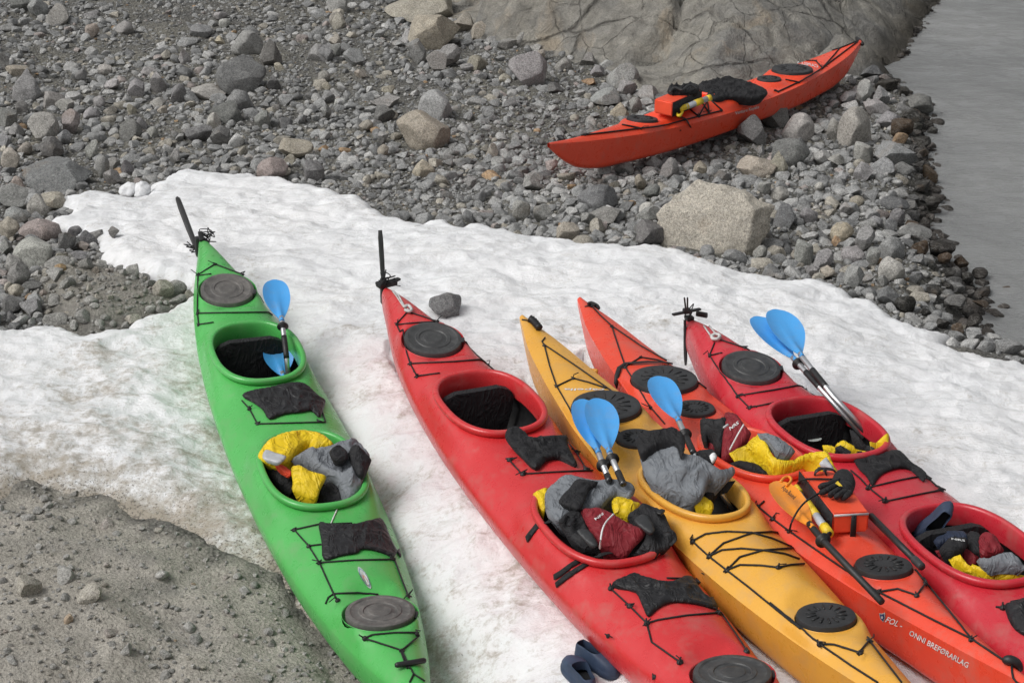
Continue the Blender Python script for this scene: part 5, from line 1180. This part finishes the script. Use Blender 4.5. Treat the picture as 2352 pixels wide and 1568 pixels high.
# yellow: jacket in the cockpit
make(y1, 'jacket', 'grey jacket with a black collar draped over the cockpit of the yellow kayak', 'jacket', [
 ('body', 'c_grey', zpill(y1, 'D', [(818,180,.44),(880,135,.47),(950,103,.49),(1040,98,.49),(1078,130,.49),(1100,162,.48),(1170,175,.47),(1250,208,.46),(1320,243,.45),(1392,238,.44),(1390,312,.40),(1320,320,.40),(1250,332,.39),(1225,380,.37),(1205,430,.35),(1135,484,.31),(1050,450,.32),(955,410,.34),(850,332,.37),(830,250,.41)], puff=0.0372, wr=0.0248, wf=5, seed=131, skirt=.14, edge=.07)),
 ('collar', 'c_black', zpill(y1, 'D', [(790,72,.50),(880,12,.55),(960,0,.56),(1020,-4,.56),(1090,52,.54),(1082,172,.50),(1035,105,.515),(950,105,.51),(880,142,.49),(820,188,.46)], puff=0.0217, wr=0.0223, wf=5.5, seed=132, skirt=.16)),
 ('lining', 'c_black', zpill(y1, 'D', [(1245,335,.36),(1320,318,.38),(1396,315,.38),(1392,335,.36),(1310,362,.34),(1262,420,.31),(1238,480,.27),(1198,440,.30)], puff=0.0186, wr=0.0248, seed=133, skirt=.06)),
 ('sleeve', 'c_yellow', zpill(y1, 'D', [(1140,462,.31),(1165,432,.33),(1205,418,.33),(1262,458,.31),(1262,522,.28),(1210,515,.28),(1158,500,.29)], puff=0.0248, wr=0.0223, seed=134, skirt=.06)),
 ('glove_cuff', 'c_black', zpill(y1, 'D', [(1160,165,.45),(1200,150,.46),(1265,150,.46),(1290,175,.46),(1268,222,.45),(1215,200,.45),(1170,185,.45)], puff=0.031, wr=0.0198, seed=135, skirt=.05)),
 ('>reflective_patch', 'white', zpill(y1, 'D', [(1242,178,.515),(1270,155,.515),(1288,182,.515),(1262,212,.513)], puff=0.006, wr=0.0016, seed=136, skirt=.02, edge=.01))], JK)
# orange: vest and jacket
vst = zpill(o1, 'F', [(418,890,.46),(470,888,.47),(512,900,.47),(560,965,.45),(607,1037,.42),(545,1115,.38),(490,1190,.34),(440,1252,.30),(392,1252,.30),(398,1120,.36),(405,1000,.42)], puff=0.0248, wr=0.0174, wf=5.5, seed=141, skirt=.12)
make(o1, 'life_vest', 'dark red and black life vest standing at the back of the orange cockpit', 'life vest', [
 ('front_panel', 'c_red', vst), ('>piping', 'white', tubepx(o1, 'F', [(552,978,.475),(515,1040,.452),(480,1105,.425),(452,1160,.39)], .0042, None, 6)),
 ('>lettering', 'white', decal(o1, 'NRS', *zp('F', [(455,1022), (520,975), (448,1000)]), 'white', mb=vst, off=.004, bold=.02)),
 ('side_panel', 'c_black', zpill(o1, 'F', [(240,945,.42),(290,900,.46),(350,888,.48),(420,890,.48),(436,960,.44),(420,1080,.38),(400,1185,.32),(365,1180,.32),(330,1060,.38),(290,1020,.40),(285,1155,.31),(248,1130,.32)], puff=0.0248, wr=0.0248, seed=142, skirt=.08)),
 ('side_panel', 'c_red', zpill(o1, 'F', [(300,1030,.37),(345,1010,.38),(362,1120,.33),(352,1180,.30),(292,1160,.30)], puff=0.02, wr=0.0064, seed=143)),
 ('strap', 'silver', tubepx(o1, 'F', [(408,1000,.475),(440,978,.48)], .006, None, 6))], 'life vests in and on the boats')
make(o1, 'jacket', 'yellow and grey jacket spilling over the cockpit of the orange kayak', 'jacket', [
 ('body', 'c_yellow', zpill(o1, 'F', [(445,1212,.34),(500,1150,.38),(560,1100,.42),(640,1048,.45),(690,1040,.46),(735,1090,.46),(780,1150,.45),(870,1200,.42),(980,1155,.44),(1070,1160,.43),(1160,1178,.42),(1200,1250,.40),(1234,1335,.36),(1150,1302,.36),(1050,1262,.37),(930,1312,.34),(820,1358,.32),(745,1345,.32),(690,1265,.35),(570,1205,.35)], puff=0.0372, wr=0.0322, wf=5.5, seed=151, skirt=.12, edge=.06)),
 ('>reflective_patch', 'silver', zpill(o1, 'F', [(1095,1252,.43),(1140,1212,.435),(1170,1240,.43),(1200,1300,.41),(1150,1290,.41)], puff=0.012, wr=0.0032, seed=152, skirt=.03, edge=.015)),
 ('sleeve', 'c_grey', zpill(o1, 'F', [(648,1040,.47),(695,1034,.475),(745,1046,.47),(800,1078,.45),(850,1110,.44),(890,1145,.43),(922,1182,.42),(870,1203,.42),(785,1152,.45),(735,1092,.46)], puff=0.0217, wr=0.0322, seed=153, skirt=.06)),
 ('lining', 'c_black', zpill(o1, 'F', [(452,1255,.32),(490,1225,.34),(545,1213,.35),(645,1240,.34),(700,1290,.32),(742,1348,.29),(680,1345,.29),(600,1332,.29),(470,1285,.30)], puff=0.0155, wr=0.0064, seed=154))], JK)
# crimson: rear and front cockpit
make(r2k, 'jacket', 'yellow jacket with black cuffs beside the paddle shafts in the crimson kayak', 'jacket', [
 ('body', 'c_yellow', zpill(r2k, 'F', [(1205,1140,.30),(1240,1105,.32),(1275,1078,.34),(1330,1115,.33),(1400,1148,.32),(1475,1178,.30),(1400,1184,.29),(1310,1184,.29),(1240,1172,.29)], puff=0.031, wr=0.0273, seed=161)),
 ('sleeve', 'c_yellow', zpill(r2k, 'F', [(1455,1085,.38),(1500,1040,.41),(1545,1005,.43),(1592,996,.43),(1594,1080,.38),(1592,1162,.33),(1540,1175,.31),(1490,1182,.30),(1478,1130,.34)], puff=0.0279, wr=0.0273, seed=162, skirt=.10)),
 ('sleeve', 'c_yellow', zpill(r2k, 'F', [(1115,1128,.30),(1150,1115,.31),(1190,1120,.31),(1218,1158,.29),(1170,1150,.29)], puff=0.0186, wr=0.0186, seed=163)),
 ('hood', 'c_black', zpill(r2k, 'F', [(1312,1012,.36),(1355,1030,.37),(1425,1070,.38),(1480,1102,.37),(1492,1172,.32),(1450,1168,.31),(1398,1150,.32),(1332,1092,.34)], puff=0.031, wr=0.0372, seed=164)),
 ('cuff', 'c_black', zpill(r2k, 'F', [(1205,1150,.31),(1250,1115,.33),(1310,1145,.33),(1320,1180,.31),(1255,1172,.30)], puff=0.0186, wr=0.0048, seed=165))], JK)
make(r2k, 'jacket', 'yellow and grey jacket in the front cockpit of the crimson kayak', 'jacket', [
 ('body', 'c_yellow', zpill(r2k, 'G', [(1398,822,.31),(1430,795,.33),(1472,783,.34),(1500,800,.34),(1525,825,.34),(1600,876,.33),(1700,853,.36),(1790,862,.36),(1870,880,.35),(1940,930,.33),(1862,944,.30),(1780,940,.30),(1700,930,.30),(1620,910,.29),(1548,888,.29),(1460,850,.30)], puff=0.031, wr=0.0273, wf=5.5, seed=171)),
 ('sleeve', 'c_grey', zpill(r2k, 'G', [(1568,852,.34),(1600,800,.38),(1642,788,.40),(1700,770,.41),(1772,753,.42),(1820,785,.41),(1868,830,.40),(1880,882,.36),(1790,862,.37),(1702,855,.37),(1625,873,.35)], puff=0.0279, wr=0.0422, wf=6, seed=172))], JK)
make(r2k, 'life_vest', 'black and dark red life vest half under the jacket in the crimson kayak', 'life vest', [
 ('front_panel', 'c_red', zpill(r2k, 'G', [(1595,665,.36),(1640,650,.37),(1695,672,.37),(1722,720,.36),(1735,775,.33),(1640,790,.33),(1600,800,.32),(1570,730,.34)], puff=0.0279, wr=0.0223, seed=181)),
 ('front_panel', 'c_red', zpill(r2k, 'G', [(1315,760,.30),(1345,735,.32),(1420,712,.34),(1500,722,.34),(1590,770,.32),(1575,842,.28),(1530,850,.27),(1430,800,.28),(1345,795,.28)], puff=0.0248, wr=0.0273, seed=182)),
 ('shoulder_pad', 'c_black', zpill(r2k, 'G', [(1345,745,.34),(1400,688,.36),(1450,680,.37),(1520,700,.36),(1500,745,.36),(1440,770,.35),(1400,810,.32),(1350,790,.32)], puff=0.031, wr=0.0223, seed=183)),
 ('shoulder_pad', 'c_black', zpill(r2k, 'G', [(1515,655,.34),(1560,645,.35),(1605,662,.36),(1600,730,.35),(1595,790,.32),(1540,760,.33),(1520,700,.34)], puff=0.0217, wr=0.0223, seed=184)),
 ('lining', 'c_navy', zpill(r2k, 'G', [(1300,690,.30),(1380,640,.33),(1500,640,.34),(1520,690,.33),(1400,690,.33),(1330,730,.30)], puff=0.02, wr=0.0186, seed=185)),
 ('lettering', 'white', decal(r2k, 'NRS', *zp('G', [(1418,694), (1502,706), (1416,682)]), 'white', mb=MB().add([r2k.pt(*zp('G', [q])[0], .423) for q in ((1380,650),(1540,660),(1540,740),(1380,740))], [(0,1,2,3)]), off=.004, bold=.02))], 'life vests in and on the boats')

# box, glove, pump on the orange kayak; box, pump and cover on the lone kayak
def hexa(K, top, ht, hb, bot=None, shrink=0.0):
    T_ = [K.pt(*p, ht) for p in top]; B_ = [Vector((q.x, q.y, hb if not callable(hb) else hb(q))) for q in T_]; m = MB()
    b = bmesh.new(); vs = [b.verts.new(p) for p in T_+B_]
    for f in ((0,1,2,3),(7,6,5,4),(0,4,5,1),(1,5,6,2),(2,6,7,3),(3,7,4,0)): b.faces.new([vs[i] for i in f])
    bmesh.ops.recalc_face_normals(b, faces=b.faces); bmesh.ops.bevel(b, geom=b.edges[:], offset=.010, segments=3, affect='EDGES'); b.verts.index_update()
    m.add([v.co for v in b.verts], [[v.index for v in f.verts] for f in b.faces]); b.free(); return m, T_, B_
def panel(a, b, c, d, push, th=.003, inset=.0):
    n_ = (b-a).cross(d-a).normalized(); n_ = n_ if n_.dot(push) > 0 else -n_
    q = [a, b, c, d]; m = MB(); m.ring([[p+n_*.0005 for p in q], [p+n_*th for p in q]], True, True, True); return m
top = zp('G', [(487,268), (722,262), (917,522), (692,534)])
m, T_, B_ = hexa(o1, top, .425, .325)
left = panel(T_[0], T_[3], B_[3], B_[0], Vector((0,-1,0))); e = (T_[3]-T_[2]).normalized()
mid = lambda t, u: T_[3].lerp(T_[2], t).lerp(B_[3].lerp(B_[2], t), u)
make(o1, 'deck_box', 'orange soft box with one black side on the front deck of the orange kayak', 'box', [
 ('body', 'c_box', m, 40), ('side_panel', 'c_black', left), ('reflective_strip', 'silver', panel(mid(.03,.02), mid(.97,.02), mid(.97,.13), mid(.03,.13), Vector((1,0,0)))),
 ('strap', 'c_black', MB().tube([mid(.56,.10)+Vector((.006,0,0)), mid(.56,.6)+Vector((.008,0,0)), mid(.55,1.25)+Vector((.012,0,0))], .013, 8, (1, .25))),
 ('handle', 'black', MB().tube(catmull([o1.pt(*zp('G', [q[:2]])[0], q[2]) for q in ((580,292,.43),(592,268,.45),(630,255,.455),(690,262,.45),(712,282,.43))], 4), .012, 8, (1, .4)).tube(catmull([o1.pt(*zp('G', [q[:2]])[0], q[2]) for q in ((610,250,.43),(640,258,.455),(650,292,.43))], 4), .012, 8, (1, .4)))], None)
o1.cord([], 0) if False else None
MB().tube(catmull([o1.pt(*zp('G', [q[:2]])[0], q[2]) for q in ((475,345,.35),(500,325,.425),(560,318,.434),(690,320,.434))], 5), .005, 6).build('deck_line', 'cord', o1.root)
MB().tube(catmull([o1.pt(*zp('G', [q[:2]])[0], q[2]) for q in ((425,640,.31),(440,580,.39),(485,500,.415),(540,445,.43),(610,405,.434),(650,395,.436))], 5), .005, 6).build('deck_line', 'cord', o1.root)
G_ = lambda x, y, h: o1.pt(*zp('G', [(x, y)])[0], h)
gl = [('palm', 'c_black', zpill(o1, 'G', [(700,300,.435),(735,288,.44),(790,290,.44),(828,325,.44),(826,372,.435),(808,410,.43),(775,430,.43),(715,400,.43),(680,345,.43)], puff=.045, wr=.008, seed=191, skirt=.02))]
for (pts, r) in ((((725,325,.465),(672,350,.465),(630,360,.455),(606,378,.44)), .015), (((715,355,.465),(668,380,.46),(632,398,.45),(616,402,.44)), .014), (((735,380,.465),(705,398,.465),(682,412,.455),(676,425,.44)), .0145), (((765,395,.465),(740,412,.465),(718,425,.455),(712,432,.44)), .0145), (((795,400,.46),(775,420,.46),(758,432,.45),(750,440,.44)), .014)):
    gl.append(('finger', 'c_black', MB().tube(catmull([G_(*q) for q in pts], 4), [r]*10+[r*.95, r*.85, r*.5], 9)))
gl.append(('tag', 'ypump', MB().add([G_(*q) for q in ((705,345,.489),(722,330,.489),(750,362,.489),(730,362,.489))], [(0,1,2,3)])))
make(o1, 'glove', 'black paddling glove with a small yellow tag on the orange box', 'glove', gl)
def pump(K, label, reg, segs, r, extra=None):
    parts = []
    for nm, mat, a, b, k in segs: parts.append((nm, mat, MB().tube([K.pt(*zp(reg, [a[:2]])[0], a[2]), K.pt(*zp(reg, [b[:2]])[0], b[2])], r*k, 14)))
    return make(K, 'hand_pump', label, 'hand pump', parts+(extra or []), 'yellow and grey hand pumps')
a = (470,376,.385); b = (668,655,.365); L_ = lambda t: (a[0]+(b[0]-a[0])*t, a[1]+(b[1]-a[1])*t, a[2]+(b[2]-a[2])*t)
pump(o1, 'yellow and grey hand pump between the orange blade and the orange box', 'G', [('handle', 'ypump', L_(-.02), L_(.09), .8), ('shaft', 'alu', L_(.05), L_(.35), .45), ('collar', 'ypump', L_(.33), L_(.60), 1.0), ('tube', 'gpump', L_(.55), L_(.90), .9), ('spout', 'ypump', L_(.84), L_(1.0), 1.12), ('spout_hole', 'inside', L_(.995), L_(1.006), .62)], .021)
top = zp('H', [(905,420), (1142,425), (945,515), (820,490)])
top = zp('H', [(1000,418), (1143,432), (946,518), (820,490)])
m, T_, B_ = hexa(f1, top, .435, .32)
make(f1, 'deck_box', 'orange red box with one black side on the lone kayak', 'box', [('body', 'c_box', m, 40), ('side_panel', 'c_black', panel(T_[2], T_[1], B_[1], B_[2], Vector((0,1,0)))), ('band', 'c_black', MB().tube([T_[3].lerp(T_[0], .55)+Vector((0,0,.002)), T_[2].lerp(T_[1], .55)+Vector((0,0,.002))], .012, 6, (1, .3)))])
make(f1, 'strap_bundle', 'bundle of black straps on top of the box on the lone kayak', 'straps', [('strap', 'c_black', zpill(f1, 'H', [(908,440,.44),(930,418,.45),(1000,425,.45),(1060,402,.46),(1118,418,.45),(1120,452,.44),(1040,462,.44),(990,465,.44),(925,462,.44)], puff=.05, wr=.04, wf=8, seed=201, skirt=.04)),
 ('strap', 'black', tubepx(f1, 'H', [(925,445,.47),(960,412,.50),(1010,430,.50),(1060,398,.52),(1110,425,.49)], .014, (1, .5)))])
a = (962,572,.345); b = (1200,482,.40)
pump(f1, 'yellow and grey hand pump lying against the box on the lone kayak', 'H', [('spout', 'ypump', L_(.10), L_(.36), .95), ('tube', 'gpump', L_(.30), L_(.95), .95), ('collar', 'ypump', L_(.56), L_(.76), 1.08), ('cap', 'ypump', L_(.90), L_(1.0), 1.05)], .026,
     [('handle', 'ypump', MB().tube(catmull([f1.pt(*zp('H', [q])[0], .33) for q in ((950,562),(975,560),(1010,572),(1000,598),(985,605),(955,572))], 4), .012, 8))])
make(f1, 'cockpit_cover', 'black fabric cover over the cockpit of the lone kayak', 'cockpit cover', [('cover', 'c_black', zpill(f1, 'H', [(1108,415,.34),(1150,388,.35),(1210,370,.36),(1290,362,.36),(1360,364,.36),(1430,376,.36),(1500,400,.35),(1560,424,.335),(1588,445,.325),(1582,472,.31),(1540,487,.31),(1490,492,.31),(1400,482,.32),(1320,482,.32),(1270,494,.32),(1215,496,.32),(1170,462,.33)], puff=.030, wr=.028, wf=5, seed=211, skirt=.07))])

# ---------------------------------------------------------------- clogs
def clog(M, label, L_=.285, group='dark blue foam clogs'):
    hw = ipl([0,.06,.18,.4,.62,.8,.93,1],[.006,.024,.033,.036,.046,.047,.032,.008]); n_ = 22
    ts = np.linspace(0, 1, n_); ts = .5-.5*np.cos(ts*math.pi)
    out = [(t*L_, float(hw(t))*L_/.285) for t in ts]+[(t*L_, -float(hw(t))*L_/.285) for t in ts[-2:0:-1]]
    N_ = len(out); op = []
    for i in range(N_):
        x, y = out[i]; u = x/L_; op.append((.022+.135*(.5-.5*math.cos(min(1, u)*math.pi))*1.0, y*.78*(1 if u < .9 else .8), .070+.018*u+.012*(1-u)**3))
    loops = [[(x*1.0, y*1.0, 0) for x, y in out], [(x*1.015-.002, y*1.06, .006) for x, y in out], [(x*1.015-.002, y*1.06, .026) for x, y in out], [(x, y*1.0, .030) for x, y in out]]
    for f in (.15, .3, .45, .6, .75, .9, 1.0):
        lp = []
        for (x, y), (ox, oy, oz) in zip(out, op):
            k = 1-math.cos(f*math.pi/2); h_ = math.sin(f*math.pi/2); lp.append((x+(ox-x)*k, y+(oy-y)*k, .030+(oz-.030)*h_))
        loops.append(lp)
    for dz, sc in ((.003, .96), (-.010, .93), (-.040, 1.0)): loops.append([(ox+(sc-1)*.02, oy*sc, oz+dz) for ox, oy, oz in op])
    r = empty('clog', M, label, 'clog', group)
    MB().ring(loops, True, True, False).build('upper', 'navy', r, True, 60)
    MB().add([(ox, oy*1.02, .034) for ox, oy, oz in op], [tuple(range(N_))]).build('insole', 'inside', r)
    v = MB()
    for row, (f, cnt_) in enumerate(((.38, 5), (.62, 4))):
        for j in range(cnt_):
            q = (j-(cnt_-1)/2)/(cnt_/2+.3); x = L_*(.90-.22*row-.10*q*q); y = q*.040
            i = min(range(N_), key=lambda i: (out[i][0]-x)**2*4+(out[i][1]-y)**2) 
            zt = .030+.052*math.sin(max(.15, 1-abs(y)/.052)*1.2)*(1-.75*max(0, (x/L_-.62)/.38)**1.6)
            v.add(*(lambda m: (m.v, m.f))(MB().lathe([(.0075, -.006), (.0075, .001), (.005, .002)], 10, Matrix.Translation((x, y, zt+.006)) @ Matrix.Rotation(.5*(x/L_-.4)*2, 4, 'Y') @ Matrix.Rotation(-y*9, 4, 'X'), 1.4)))
    v.build('vent', 'inside', r)
    return r
def on_snow(px, py):
    d = ray(px, py); lo, no, *_ = SB.ray_cast(EYE, d); return lo if lo is not None else at(px, py)
p0, p1 = on_snow(*zp('D', [(425,1402)])[0]), on_snow(*zp('D', [(672,1532)])[0]); d = p1-p0
clog(Matrix.Translation(p0+Vector((0,0,.005))) @ Matrix.Rotation(math.atan2(d.y, d.x), 4, 'Z'), 'dark blue clog with its toe pointing right beside the bright red kayak', min(.31, max(.26, Vector((d.x, d.y)).length)))
p0, p1 = on_snow(*zp('D', [(522,1668)])[0]), on_snow(*zp('D', [(398,1512)])[0]); d = p1-p0
clog(Matrix.Translation(p0+Vector((0,0,.005))) @ Matrix.Rotation(math.atan2(d.y, d.x), 4, 'Z'), 'dark blue clog turned away at the bottom edge, left of the other clog', .285)
p0 = r2k.pt(*zp('G', [(1205,690)])[0], .20); p1 = r2k.pt(*zp('G', [(1360,520)])[0], .36); d = (r2k.M.to_3x3() @ (p1-p0)).normalized()
sd_ = d.cross(Vector((.25,-.75,.6))).normalized(); up_ = sd_.cross(d)
clog((Matrix.Translation(r2k.M @ p0) @ Matrix((d*-1, sd_*-1, up_)).transposed().to_4x4() @ Matrix.Translation((-.26,0,0))), 'dark blue clog standing on its toe inside the crimson kayak', .27)

# a fold of yellow fabric showing past the yellow kayak, and the dark cloth beside it
make(y1, 'fabric_fold', 'orange yellow flap of stiff fabric sticking out behind the yellow kayak', 'fabric', [('flap', 'c_flap', zpill(y1, 'E', [(425,492,.20),(470,488,.24),(545,485,.26),(582,505,.25),(583,545,.20),(578,592,.14),(530,560,.15),(470,520,.16)], puff=.015, wr=.012, seed=301, skirt=.10))])
make(y1, 'cloth', 'black cloth wedged between the yellow and the orange rear decks', 'cloth', [('cloth', 'c_black', zpill(y1, 'E', [(655,652,.26),(700,648,.27),(745,655,.27),(775,690,.25),(740,700,.24),(690,680,.24)], puff=.02, wr=.02, seed=302, skirt=.10))])
